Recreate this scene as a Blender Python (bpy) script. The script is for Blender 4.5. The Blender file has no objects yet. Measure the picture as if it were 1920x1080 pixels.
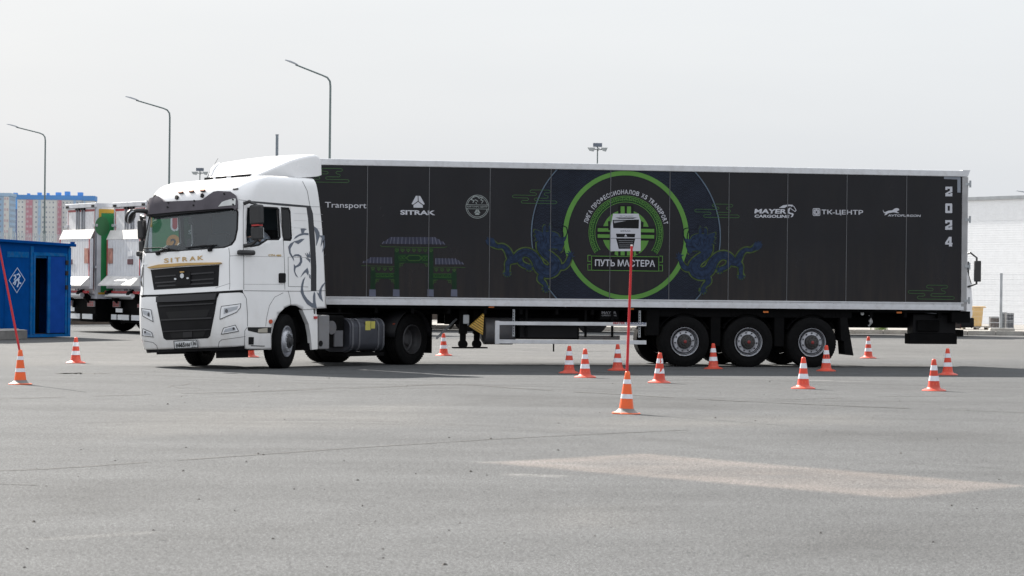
import bpy, bmesh, math, random
from mathutils import Vector, Matrix, Euler, geometry
from mathutils.bvhtree import BVHTree
random.seed(7)
SC = bpy.context.scene
COL = SC.collection
R = math.radians
# ---------------------------------------------------------------- camera
FPX = 4800.0; CAMH = 1.57
roll = 0.0105; pitch = -3.0 / FPX
cam_d = bpy.data.cameras.new('camera'); cam = bpy.data.objects.new('camera', cam_d); COL.objects.link(cam)
cam_d.sensor_width = 36.0; cam_d.lens = 36.0 * FPX / 1920.0
cam_d.clip_start = 0.5; cam_d.clip_end = 20000.0
cam_d.dof.use_dof = True; cam_d.dof.focus_distance = 48.5; cam_d.dof.aperture_fstop = 7.5
_cr, _sr = math.cos(roll), math.sin(roll)
fwd = Vector((0, math.cos(pitch), math.sin(pitch)))
up0 = Vector((0, -math.sin(pitch), math.cos(pitch)))
rt0 = Vector((1, 0, 0))
cx = rt0 * _cr + up0 * _sr
cy = up0 * _cr - rt0 * _sr
CM = Matrix((cx, cy, -fwd)).transposed().to_4x4()
CM.translation = Vector((0, 0, CAMH))
cam.matrix_world = CM
SC.camera = cam
# ---------------------------------------------------------------- sky, sun, exposure
SUN = Vector((-0.80, 1.12, 0.99)).normalized()
sun_el = math.asin(SUN.z); sun_az = math.atan2(SUN.x, SUN.y)
world = bpy.data.worlds.new('World'); SC.world = world; world.use_nodes = True
wn, wl = world.node_tree.nodes, world.node_tree.links
sky = wn.new('ShaderNodeTexSky'); sky.sky_type = 'NISHITA'; sky.sun_disc = False
sky.sun_elevation = sun_el; sky.sun_rotation = sun_az
sky.air_density = 1.6; sky.dust_density = 4.0; sky.ozone_density = 1.0
hs = wn.new('ShaderNodeMix'); hs.data_type = 'RGBA'
hs.inputs[0].default_value = 0.95                      # thin white overcast veil over the blue sky
tcw = wn.new('ShaderNodeTexCoord'); mpw = wn.new('ShaderNodeMapping'); mpw.inputs['Scale'].default_value = (1, 1, 5)
nzw = wn.new('ShaderNodeTexNoise'); nzw.inputs['Scale'].default_value = 2.2; nzw.inputs['Detail'].default_value = 5
rw = wn.new('ShaderNodeValToRGB')
rw.color_ramp.elements[0].position = 0.3; rw.color_ramp.elements[0].color = (3.36, 3.52, 3.74, 1)
rw.color_ramp.elements[1].position = 0.75; rw.color_ramp.elements[1].color = (3.82, 3.94, 4.08, 1)
wl.new(tcw.outputs['Generated'], mpw.inputs[0]); wl.new(mpw.outputs[0], nzw.inputs[0]); wl.new(nzw.outputs[0], rw.inputs[0])
wl.new(sky.outputs[0], hs.inputs[6]); 
sx = wn.new('ShaderNodeSeparateXYZ'); wl.new(tcw.outputs['Generated'], sx.inputs[0])
gx = wn.new('ShaderNodeMapRange'); gx.inputs[1].default_value = 0; gx.inputs[2].default_value = 1; gx.inputs[3].default_value = 1; gx.inputs[4].default_value = 1.8
wl.new(sx.outputs[2], gx.inputs[0])                      # hazy overcast: brighter towards the zenith
vm = wn.new('ShaderNodeVectorMath'); vm.operation = 'SCALE'; wl.new(rw.outputs[0], vm.inputs[0]); wl.new(gx.outputs[0], vm.inputs['Scale'])
wl.new(vm.outputs[0], hs.inputs[7])
bgn = wn['Background']; wl.new(hs.outputs[2], bgn.inputs[0]); bgn.inputs[1].default_value = 0.08
sun_d = bpy.data.lights.new('sun', 'SUN'); sun_d.energy = 5.0; sun_d.angle = R(0.6); sun_d.color = (1.0, 0.95, 0.88)
sun_o = bpy.data.objects.new('sun', sun_d); COL.objects.link(sun_o)
sun_o.rotation_euler = SUN.to_track_quat('Z', 'Y').to_euler()
SC.view_settings.view_transform = 'Standard'; SC.view_settings.look = 'None'
SC.view_settings.gamma = 1.0; SC.view_settings.use_curve_mapping = False
SC.view_settings.exposure = 1.40
SC.render.engine = 'CYCLES'
SC.cycles.max_bounces = 8; SC.cycles.transparent_max_bounces = 12

# ---------------------------------------------------------------- materials
MATS = {}
def _new(name):
    m = bpy.data.materials.new(name); m.use_nodes = True
    return m, m.node_tree.nodes, m.node_tree.links, m.node_tree.nodes['Principled BSDF']
def mat(name, col, rough=0.5, metal=0.0, var=0.12, vs=3.0, bump=0.0, bs=60.0, spec=0.5, coat=0.0, dirt=0.0,
        dcol=(0.20, 0.17, 0.14), stretch=(1, 1, 1), emit=0.0):
    if name in MATS: return MATS[name]
    m, n, l, b = _new(name)
    tc = n.new('ShaderNodeTexCoord'); mp = n.new('ShaderNodeMapping'); mp.inputs['Scale'].default_value = stretch
    l.new(tc.outputs['Object'], mp.inputs[0])
    nz = n.new('ShaderNodeTexNoise'); nz.inputs['Scale'].default_value = vs; nz.inputs['Detail'].default_value = 6
    l.new(mp.outputs[0], nz.inputs[0])
    rp = n.new('ShaderNodeValToRGB')
    c = Vector(col[:3])
    rp.color_ramp.elements[0].position = 0.3; rp.color_ramp.elements[0].color = (*[max(0, x * (1 - var)) for x in c], 1)
    rp.color_ramp.elements[1].position = 0.7; rp.color_ramp.elements[1].color = (*[min(1, x * (1 + var)) for x in c], 1)
    l.new(nz.outputs[0], rp.inputs[0]); out = rp.outputs[0]
    if dirt > 0:
        n2 = n.new('ShaderNodeTexNoise'); n2.inputs['Scale'].default_value = vs * 3.1; n2.inputs['Detail'].default_value = 8
        l.new(mp.outputs[0], n2.inputs[0])
        r2 = n.new('ShaderNodeMapRange'); r2.inputs[1].default_value = 0.45; r2.inputs[2].default_value = 0.75
        r2.inputs[3].default_value = 0; r2.inputs[4].default_value = dirt
        l.new(n2.outputs[0], r2.inputs[0])
        mx = n.new('ShaderNodeMix'); mx.data_type = 'RGBA'; mx.inputs[7].default_value = (*dcol, 1)
        l.new(r2.outputs[0], mx.inputs[0]); l.new(out, mx.inputs[6]); out = mx.outputs[2]
    l.new(out, b.inputs['Base Color'])
    rr = n.new('ShaderNodeMapRange'); rr.inputs[3].default_value = max(0.02, rough - 0.07); rr.inputs[4].default_value = min(1, rough + 0.09)
    l.new(nz.outputs[0], rr.inputs[0]); l.new(rr.outputs[0], b.inputs['Roughness'])
    b.inputs['Metallic'].default_value = metal; b.inputs['Specular IOR Level'].default_value = spec
    b.inputs['Coat Weight'].default_value = coat; b.inputs['Coat Roughness'].default_value = 0.08
    if bump > 0:
        nb = n.new('ShaderNodeTexNoise'); nb.inputs['Scale'].default_value = bs; l.new(mp.outputs[0], nb.inputs[0])
        bp = n.new('ShaderNodeBump'); bp.inputs['Strength'].default_value = bump; bp.inputs['Distance'].default_value = 0.01
        l.new(nb.outputs[0], bp.inputs['Height']); l.new(bp.outputs[0], b.inputs['Normal'])
    MATS[name] = m
    return m
def glass_mat(name, tint, rough=0.02, ior=1.6, film=0.0, filmcol=(0.3, 0.32, 0.34)):
    if name in MATS: return MATS[name]
    m, n, l, b = _new(name)
    tr = n.new('ShaderNodeBsdfTransparent'); tr.inputs[0].default_value = (*tint, 1)
    gl = n.new('ShaderNodeBsdfGlossy'); gl.inputs['Roughness'].default_value = rough
    ge = n.new('ShaderNodeNewGeometry'); dt = n.new('ShaderNodeVectorMath'); dt.operation = 'DOT_PRODUCT'
    l.new(ge.outputs['Normal'], dt.inputs[0]); l.new(ge.outputs['Incoming'], dt.inputs[1])
    def mth(op, x, y):
        q = n.new('ShaderNodeMath'); q.operation = op
        for k, z in enumerate((x, y)):
            if z is None: continue
            if isinstance(z, (int, float)): q.inputs[k].default_value = z
            else: l.new(z, q.inputs[k])
        return q.outputs[0]
    f0 = ((ior - 1) / (ior + 1)) ** 2                      # Schlick reflectance, the same from either face of the pane
    fr = mth('ADD', f0, mth('MULTIPLY', 1 - f0, mth('POWER', mth('SUBTRACT', 1.0, mth('ABSOLUTE', dt.outputs['Value'], None)), 5.0)))
    mx = n.new('ShaderNodeMixShader'); l.new(fr, mx.inputs[0]); l.new(tr.outputs[0], mx.inputs[1]); l.new(gl.outputs[0], mx.inputs[2])
    df = n.new('ShaderNodeBsdfDiffuse'); df.inputs[0].default_value = (*filmcol, 1)
    nz = n.new('ShaderNodeTexNoise'); nz.inputs['Scale'].default_value = 2.5; nz.inputs['Detail'].default_value = 6
    mr = n.new('ShaderNodeMapRange'); mr.inputs[3].default_value = film * 0.5; mr.inputs[4].default_value = film * 1.5
    tc = n.new('ShaderNodeTexCoord'); l.new(tc.outputs['Object'], nz.inputs[0]); l.new(nz.outputs[0], mr.inputs[0])
    m2 = n.new('ShaderNodeMixShader'); l.new(mr.outputs[0], m2.inputs[0]); l.new(mx.outputs[0], m2.inputs[1]); l.new(df.outputs[0], m2.inputs[2])
    l.new(m2.outputs[0], n['Material Output'].inputs[0])
    MATS[name] = m
    return m

# ---------------------------------------------------------------- mesh building
class MB:
    def __init__(s): s.v = []; s.f = []; s.mi = []; s.cur = 0
    def add(s, vs, fs):
        o = len(s.v); s.v += [tuple(v) for v in vs]; s.f += [tuple(i + o for i in f) for f in fs]; s.mi += [s.cur] * len(fs)
        return s
    def box(s, x0, x1, y0, y1, z0, z1, M=None):
        vs = [Vector((x, y, z)) for x in (x0, x1) for y in (y0, y1) for z in (z0, z1)]
        if M is not None: vs = [M @ v for v in vs]
        return s.add(vs, [(0, 1, 3, 2), (4, 6, 7, 5), (0, 4, 5, 1), (2, 3, 7, 6), (0, 2, 6, 4), (1, 5, 7, 3)])
    def cyl(s, p0, p1, r0, r1=None, n=16, caps=True):
        p0 = Vector(p0); p1 = Vector(p1); r1 = r0 if r1 is None else r1
        d = (p1 - p0).normalized(); a = d.orthogonal().normalized(); b = d.cross(a)
        vs = []
        for p, r in ((p0, r0), (p1, r1)):
            for i in range(n):
                t = 2 * math.pi * i / n; vs.append(p + (a * math.cos(t) + b * math.sin(t)) * r)
        fs = [(i, (i + 1) % n, n + (i + 1) % n, n + i) for i in range(n)]
        if caps: fs += [tuple(range(n - 1, -1, -1)), tuple(range(n, 2 * n))]
        return s.add(vs, fs)
    def tube(s, pts, r, n=8, caps=True):
        pts = [Vector(p) for p in pts]; rs = r if isinstance(r, (list, tuple)) else [r] * len(pts)
        vs = []; a = None
        for i, p in enumerate(pts):
            d = (pts[min(i + 1, len(pts) - 1)] - pts[max(i - 1, 0)]).normalized()
            a = d.orthogonal().normalized() if a is None else (a - d * a.dot(d)).normalized()
            b = d.cross(a)
            for k in range(n):
                t = 2 * math.pi * k / n; vs.append(p + (a * math.cos(t) + b * math.sin(t)) * rs[i])
        fs = []
        for i in range(len(pts) - 1):
            for k in range(n):
                fs.append((i * n + k, i * n + (k + 1) % n, (i + 1) * n + (k + 1) % n, (i + 1) * n + k))
        if caps: fs += [tuple(range(n - 1, -1, -1)), tuple(range((len(pts) - 1) * n, len(pts) * n))]
        return s.add(vs, fs)
    def lathe(s, prof, n=32, axis='z', c=(0, 0, 0), closed=False):
        # prof: list of (radius, height)
        c = Vector(c); vs = []; idx = []
        for r, h in prof:
            row = []
            for k in range(n if r > 1e-6 else 1):
                t = 2 * math.pi * k / n; x, y = r * math.cos(t), r * math.sin(t)
                vs.append(c + (Vector((x, y, h)) if axis == 'z' else Vector((x, h, -y)))); row.append(len(vs) - 1)
            idx.append(row)
        fs = []
        m = len(prof)
        for i in range(m if closed else m - 1):
            a, b = idx[i], idx[(i + 1) % m]
            for k in range(n):
                k2 = (k + 1) % n
                q = [a[k % len(a)], a[k2 % len(a)], b[k2 % len(b)], b[k % len(b)]]
                q2 = []
                for w in q:
                    if w not in q2: q2.append(w)
                if len(q2) > 2: fs.append(tuple(q2))
        return s.add(vs, fs)
    def prism(s, pts, axis, a0, a1):
        # pts 2-D polygon; axis 'y': pts are (x,z); 'x': (y,z); 'z': (x,y)
        def P(p, h):
            return {'y': (p[0], h, p[1]), 'x': (h, p[0], p[1]), 'z': (p[0], p[1], h)}[axis]
        n = len(pts); vs = [P(p, a0) for p in pts] + [P(p, a1) for p in pts]
        fs = [(i, (i + 1) % n, n + (i + 1) % n, n + i) for i in range(n)]
        tri = geometry.tessellate_polygon([[Vector((p[0], p[1], 0)) for p in pts]])
        fs += [tuple(t) for t in tri] + [tuple(n + i for i in t) for t in tri]
        return s.add(vs, fs)
    def mesh(s, name, mats, smooth=False, recalc=True):
        me = bpy.data.meshes.new(name); me.from_pydata(s.v, [], s.f)
        for m in (mats if isinstance(mats, (list, tuple)) else [mats]): me.materials.append(m)
        if max(s.mi or [0]) > 0: me.polygons.foreach_set('material_index', s.mi)
        if recalc:
            bm = bmesh.new(); bm.from_mesh(me); bmesh.ops.recalc_face_normals(bm, faces=bm.faces); bm.to_mesh(me); bm.free()
        if smooth:
            me.polygons.foreach_set('use_smooth', [True] * len(me.polygons))
            if smooth is not True: me.set_sharp_from_angle(angle=R(smooth))
        me.update()
        return me
def part(name, mb, m, parent=None, label=None, bevel=0, smooth=False, loc=None, recalc=True, kind=None):
    me = mb.mesh(name, m, smooth, recalc) if isinstance(mb, MB) else mb
    o = bpy.data.objects.new(name, me); COL.objects.link(o)
    if parent is not None: o.parent = parent
    if loc is not None: o.location = loc
    if label: o['label'] = label
    if kind: o['kind'] = kind
    if bevel > 0:
        bv = o.modifiers.new('bevel', 'BEVEL'); bv.width = bevel; bv.segments = 2; bv.limit_method = 'ANGLE'; bv.angle_limit = R(40)
    return o
def empty(name, M=None, parent=None):
    o = bpy.data.objects.new(name, None); COL.objects.link(o); o.empty_display_size = 0.3
    if parent is not None: o.parent = parent
    if M is not None: o.matrix_local = M
    return o
def tag(o, label, cat, group=None):
    o['label'] = label; o['category'] = cat
    if group: o['group'] = group
    return o
def structure(o): o['kind'] = 'structure'; return o
KIDS = {}
def copy_tree(o, parent=None):
    c = o.copy(); COL.objects.link(c)
    if parent is not None: c.parent = parent
    for ch in [x for x in COL.objects if x.parent == o]: copy_tree(ch, c)
    return c
def frame(origin, fx, fz=Vector((0, 0, 1))):
    fx = Vector(fx).normalized(); fz = Vector(fz).normalized(); fy = fz.cross(fx).normalized(); fz = fx.cross(fy)
    M = Matrix((fx, fy, fz)).transposed().to_4x4(); M.translation = Vector(origin); return M

# ---------------------------------------------------------------- rays of the survey: where a sight line meets a surface of the place
def sight(px, py):
    d = (CM.to_3x3() @ Vector((px - 960.0, -(py - 540.0), -FPX))).normalized()
    return Vector((0, 0, CAMH)), d
def ground(px, py, z=0.0):
    o, d = sight(px, py); t = (z - o.z) / d.z; return o + d * t
def at(px, py, Y):
    o, d = sight(px, py); return o + d * (Y / d.y)
class Plane:
    """local plane  axis = value  of a frame M"""
    flat = True
    def __init__(s, M, axis, val): s.M = M; s.I = M.inverted(); s.ax = axis; s.val = val
    def uv(s, px, py):
        o, d = sight(px, py); o = s.I @ o; d = s.I.to_3x3() @ d
        k = {'x': 0, 'y': 1, 'z': 2}[s.ax]; t = (s.val - o[k]) / d[k]; p = o + d * t
        return {'x': (p.y, p.z), 'y': (p.x, p.z), 'z': (p.x, p.y)}[s.ax]
    def pt(s, u, v, off=0.0):
        sg = 1 if s.val >= 0 else -1
        if s.ax == 'x': return Vector((s.val + sg * off, u, v))
        if s.ax == 'y': return Vector((u, s.val + sg * off, v))
        return Vector((u, v, s.val + off))
def inside(p, poly):
    x, y = p; c = False; n = len(poly)
    for i in range(n):
        x1, y1 = poly[i]; x2, y2 = poly[i - 1]
        if (y1 > y) != (y2 > y) and x < (x2 - x1) * (y - y1) / (y2 - y1) + x1: c = not c
    return c
def dens(pts, step, closed=True):
    out = []; n = len(pts)
    for i in range(n if closed else n - 1):
        a, b = pts[i], pts[(i + 1) % n]; k = max(1, int(math.hypot(b[0] - a[0], b[1] - a[1]) / step))
        for j in range(k): out.append((a[0] + (b[0] - a[0]) * j / k, a[1] + (b[1] - a[1]) * j / k))
    if not closed: out.append(tuple(pts[-1]))
    return out
def cat(pts, n=6, closed=False):
    """Catmull-Rom through 2-D points"""
    P = [Vector(p) for p in pts]; out = []; m = len(P)
    for i in range(m if closed else m - 1):
        p0 = P[(i - 1) % m] if closed or i > 0 else P[0]; p1 = P[i]; p2 = P[(i + 1) % m]
        p3 = P[(i + 2) % m] if closed or i + 2 < m else P[-1]
        for j in range(n):
            t = j / n
            out.append(tuple(0.5 * ((2 * p1) + (p2 - p0) * t + (2 * p0 - 5 * p1 + 4 * p2 - p3) * t * t + (3 * p1 - p0 - 3 * p2 + p3) * t ** 3)))
    if not closed: out.append(tuple(P[-1]))
    return out
def patch_uv(surf, outer, off, thick=0.0, holes=(), grid=None, mb=None, back=None):
    mb = mb or MB()
    loops = [list(outer)] + [list(h) for h in holes]
    verts = []; edges = []
    for lp in loops:
        o = len(verts); verts += lp; edges += [(o + i, o + (i + 1) % len(lp)) for i in range(len(lp))]
    if grid:
        us = [p[0] for p in outer]; vs_ = [p[1] for p in outer]
        gu, gv = grid; u = math.ceil(min(us) / gu) * gu
        while u < max(us):
            v = math.ceil(min(vs_) / gv) * gv
            while v < max(vs_):
                if inside((u, v), outer) and not any(inside((u, v), h) for h in holes): verts.append((u, v))
                v += gv
            u += gu
    r = geometry.delaunay_2d_cdt([Vector(v) for v in verts], edges, [], 0, 1e-5)
    nv, nf = r[0], r[2]
    fs = []
    for f in nf:
        c = sum((nv[i] for i in f), Vector((0, 0))) / len(f)
        if inside(c, outer) and not any(inside(c, h) for h in holes): fs.append(tuple(f))
    mb.add([surf.pt(p.x, p.y, off) for p in nv], fs)
    if thick > 0:
        for lp in loops:
            n = len(lp)
            vs2 = [surf.pt(u, v, off) for u, v in lp] + [surf.pt(u, v, off - thick) for u, v in lp]
            mb.add(vs2, [(i, (i + 1) % n, n + (i + 1) % n, n + i) for i in range(n)])
        if back: mb.add([surf.pt(p.x, p.y, off - thick) for p in nv], [f[::-1] for f in fs])
    return mb
def patch(surf, px, off=0.003, thick=0.0, holes=(), step=5.0, grid=None, mb=None):
    if surf.flat: step = 1e9
    o = [surf.uv(*p) for p in dens(px, step)]; hs_ = [[surf.uv(*p) for p in dens(h, step)] for h in holes]
    if not surf.flat and grid is None: grid = (0.08, 0.06)
    return patch_uv(surf, o, off, thick, hs_, None if surf.flat else grid, mb)
_layer = [0]
def stroke(surf, pts, w, off=0.003, closed=False, mb=None, px=True, step=None):
    """ribbon of width w (scalar or list) lying on the surface"""
    mb = mb or MB(); _layer[0] = (_layer[0] + 1) % 8; off = off + _layer[0] * 0.00025
    ws = w if isinstance(w, (list, tuple)) else [w] * len(pts)
    if step:
        q = []; qw = []; n0 = len(pts)
        for i in range(n0 if closed else n0 - 1):
            a, b = pts[i], pts[(i + 1) % n0]; k = max(1, int(math.hypot(b[0] - a[0], b[1] - a[1]) / step))
            for j in range(k):
                t = j / k; q.append((a[0] + (b[0] - a[0]) * t, a[1] + (b[1] - a[1]) * t)); qw.append(ws[i] * (1 - t) + ws[(i + 1) % n0] * t)
        if not closed: q.append(pts[-1]); qw.append(ws[-1])
        pts, ws = q, qw
    P = [Vector(p[:2]) for p in pts]; n = len(P); L = []; Rr = []
    for i in range(n):
        a = P[i - 1] if (i > 0 or closed) else None; b = P[(i + 1) % n] if (i < n - 1 or closed) else None
        d1 = (P[i] - a).normalized() if a is not None and (P[i] - a).length > 1e-9 else None
        d2 = (b - P[i]).normalized() if b is not None and (b - P[i]).length > 1e-9 else None
        if d1 is None: d1 = d2
        if d2 is None: d2 = d1
        if d1 is None: d1 = d2 = Vector((1, 0))
        n1 = Vector((-d1.y, d1.x)); n2 = Vector((-d2.y, d2.x)); m = n1 + n2
        m = n1 if m.length < 0.2 else m.normalized(); k = 1 / max(0.45, m.dot(n1))
        L.append(P[i] + m * ws[i] * 0.5 * k); Rr.append(P[i] - m * ws[i] * 0.5 * k)
    f = (lambda p: surf.pt(*surf.uv(p.x, p.y), off)) if px else (lambda p: surf.pt(p.x, p.y, off))
    vs = [f(p) for p in L] + [f(p) for p in Rr]
    return mb.add(vs, [(i, (i + 1) % n, n + (i + 1) % n, n + i) for i in range(n if closed else n - 1)])
TXT = {}
def glyphs(s, bold=0.0):
    key = (s, bold)
    if key in TXT: return TXT[key]
    cu = bpy.data.curves.new('t', 'FONT'); cu.body = s; cu.size = 1.0; cu.offset = bold; cu.resolution_u = 3; cu.fill_mode = 'FRONT'
    ob = bpy.data.objects.new('t', cu); COL.objects.link(ob)
    bpy.context.view_layer.update()
    me = ob.evaluated_get(bpy.context.evaluated_depsgraph_get()).to_mesh()
    vs = [(v.co.x, v.co.y) for v in me.vertices]; fs = [tuple(p.vertices) for p in me.polygons]
    ob.evaluated_get(bpy.context.evaluated_depsgraph_get()).to_mesh_clear()
    bpy.data.objects.remove(ob); bpy.data.curves.remove(cu)
    x0 = min(v[0] for v in vs); x1 = max(v[0] for v in vs); y0 = min(v[1] for v in vs); y1 = max(v[1] for v in vs)
    TXT[key] = ([((x - x0) / (x1 - x0), (y - y0) / (y1 - y0)) for x, y in vs], fs, (x1 - x0) / (y1 - y0))
    return TXT[key]
def text(surf, s, x0, yb, x1, yt, slope=0.0, bold=0.0, shear=0.0, off=0.004, mb=None, px=True):
    """lettering fitted to the box x0..x1, baseline yb .. top yt"""
    mb = mb or MB(); vs, fs, _ = glyphs(s, bold)
    out = []
    for u, v in vs:
        X = x0 + (x1 - x0) * u + shear * v; Y = yb + (yt - yb) * v + slope * (X - x0)
        out.append(surf.pt(*surf.uv(X, Y), off) if px else surf.pt(X, Y, off))
    return mb.add(out, fs)
def rrect(x0, y0, x1, y1, r, n=4):
    out = []
    for cx_, cy_, a0 in ((x1 - r, y1 - r, 0), (x0 + r, y1 - r, 90), (x0 + r, y0 + r, 180), (x1 - r, y0 + r, 270)):
        for i in range(n + 1):
            a = R(a0 + 90 * i / n); out.append((cx_ + r * math.cos(a), cy_ + r * math.sin(a)))
    return out
def ell(cx_, cy_, rx, ry, n=40, a0=0, a1=360):
    full = abs(a1 - a0) >= 360
    return [(cx_ + rx * math.cos(R(a0 + (a1 - a0) * i / (n if full else n - 1))), cy_ + ry * math.sin(R(a0 + (a1 - a0) * i / (n if full else n - 1)))) for i in range(n)]

def film(m, z0, z1, amount, col=(0.20, 0.175, 0.15), streak=(3, 3, 0.6), scale=2.0):
    """road film, and reflection streaks painted on the trailer: colour that thickens towards z0 and thins out at z1, broken up by streaks"""
    n, l = m.node_tree.nodes, m.node_tree.links; b = n['Principled BSDF']; src = b.inputs['Base Color'].links[0].from_socket
    tc = n.new('ShaderNodeTexCoord'); sp = n.new('ShaderNodeSeparateXYZ'); l.new(tc.outputs['Object'], sp.inputs[0])
    g = n.new('ShaderNodeMapRange'); g.inputs[1].default_value = z1; g.inputs[2].default_value = z0; g.inputs[3].default_value = 0; g.inputs[4].default_value = 1; l.new(sp.outputs[2], g.inputs[0])
    mp = n.new('ShaderNodeMapping'); mp.inputs['Scale'].default_value = streak; l.new(tc.outputs['Object'], mp.inputs[0])
    z = n.new('ShaderNodeTexNoise'); z.inputs['Scale'].default_value = scale; z.inputs['Detail'].default_value = 7; l.new(mp.outputs[0], z.inputs[0])
    r = n.new('ShaderNodeMapRange'); r.inputs[1].default_value = 0.35; r.inputs[2].default_value = 0.68; r.inputs[3].default_value = 0.25; r.inputs[4].default_value = 1; l.new(z.outputs[0], r.inputs[0])
    q = n.new('ShaderNodeMath'); q.operation = 'MULTIPLY'; l.new(g.outputs[0], q.inputs[0]); l.new(r.outputs[0], q.inputs[1])
    q2 = n.new('ShaderNodeMath'); q2.operation = 'MULTIPLY'; l.new(q.outputs[0], q2.inputs[0]); q2.inputs[1].default_value = amount
    mx = n.new('ShaderNodeMix'); mx.data_type = 'RGBA'; l.new(q2.outputs[0], mx.inputs[0]); l.new(src, mx.inputs[6]); mx.inputs[7].default_value = (*col, 1)
    l.new(mx.outputs[2], b.inputs['Base Color']); return m
def fade(m, lo=0.86, hi=1.06):
    """every thing of this material weathers a little differently"""
    n, l = m.node_tree.nodes, m.node_tree.links; b = n['Principled BSDF']; src = b.inputs['Base Color'].links[0].from_socket
    oi = n.new('ShaderNodeObjectInfo'); r = n.new('ShaderNodeMapRange'); r.inputs[3].default_value = lo; r.inputs[4].default_value = hi; l.new(oi.outputs['Random'], r.inputs[0])
    h = n.new('ShaderNodeHueSaturation'); l.new(r.outputs[0], h.inputs['Value']); l.new(src, h.inputs['Color']); l.new(h.outputs[0], b.inputs['Base Color']); return m
def stain_mat(name, col, strength, scale=3.0, rough=0.9):
    """translucent stain; its strength comes from the mesh attribute 'wear', broken up by noise"""
    if name in MATS: return MATS[name]
    m, n, l, b = _new(name); b.inputs['Base Color'].default_value = (*col, 1); b.inputs['Roughness'].default_value = rough; b.inputs['Specular IOR Level'].default_value = 0.08
    at_ = n.new('ShaderNodeAttribute'); at_.attribute_name = 'wear'
    tc = n.new('ShaderNodeTexCoord')
    def nz(s, a, c, lo, hi):
        z = n.new('ShaderNodeTexNoise'); z.inputs['Scale'].default_value = s; z.inputs['Detail'].default_value = 8; l.new(tc.outputs['Object'], z.inputs[0])
        r = n.new('ShaderNodeMapRange'); r.inputs[1].default_value = a; r.inputs[2].default_value = c; r.inputs[3].default_value = lo; r.inputs[4].default_value = hi; l.new(z.outputs[0], r.inputs[0]); return r.outputs[0]
    v = at_.outputs['Fac']
    for k in (nz(scale, .3, .7, .45, 1.25), nz(scale * 14, .35, .6, .35, 1.1)):
        q = n.new('ShaderNodeMath'); q.operation = 'MULTIPLY'; l.new(v, q.inputs[0]); l.new(k, q.inputs[1]); v = q.outputs[0]
    q = n.new('ShaderNodeMath'); q.operation = 'MULTIPLY'; q.use_clamp = True; l.new(v, q.inputs[0]); q.inputs[1].default_value = strength
    l.new(q.outputs[0], b.inputs['Alpha']); MATS[name] = m; return m
def set_wear(o, vals):
    at_ = o.data.attributes.new('wear', 'FLOAT', 'POINT'); at_.data.foreach_set('value', vals)

# common materials
WHITE = mat('white_paint', (0.80, 0.80, 0.82), 0.30, var=0.03, coat=0.3, dirt=0.10, vs=1.5)
WHITED = mat('white_paint_dusty', (0.74, 0.74, 0.76), 0.45, var=0.05, dirt=0.35, vs=1.6)
BLACKP = mat('black_plastic', (0.0065, 0.0065, 0.008), 0.55, var=0.3, spec=0.18, dirt=0.10, dcol=(0.025, 0.023, 0.021))
GREYP = mat('dark_grey_plastic', (0.10, 0.092, 0.105), 0.85, var=0.15, spec=0.1)
CHASS = mat('chassis_black', (0.0035, 0.0035, 0.004), 0.8, var=0.4, spec=0.1, dirt=0.2, dcol=(0.012, 0.011, 0.010))
RUBBER = mat('tyre_rubber', (0.0055, 0.0055, 0.006), 0.9, var=0.3, spec=0.12, dirt=0.3, dcol=(0.014, 0.0135, 0.013), vs=6)
ALU = mat('aluminium', (0.55, 0.57, 0.60), 0.35, metal=0.85, var=0.08, dirt=0.2)
ALUP = mat('pale_aluminium_rail', (0.50, 0.51, 0.54), 0.4, metal=0.25, var=0.06, dirt=0.3)
STEEL = mat('galvanised_steel', (0.38, 0.40, 0.42), 0.5, metal=0.6, var=0.15)
RIMS = mat('rim_silver', (0.45, 0.46, 0.50), 0.4, metal=0.5, var=0.15, dirt=0.3, dcol=(0.12, 0.1, 0.09), vs=7)
RIMD = mat('rim_dark', (0.05, 0.05, 0.055), 0.5, metal=0.3, var=0.3)
REDM = mat('red_plastic', (0.45, 0.03, 0.03), 0.35)
AMBER = mat('amber_lens', (0.75, 0.20, 0.03), 0.3)
INTER = mat('cab_lining_grey', (0.085, 0.115, 0.14), 0.8)
INTERB = mat('cab_interior_black', (0.02, 0.02, 0.022), 0.8)
GOLD = mat('gold_trim', (0.48, 0.31, 0.12), 0.35, metal=0.55)
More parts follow.
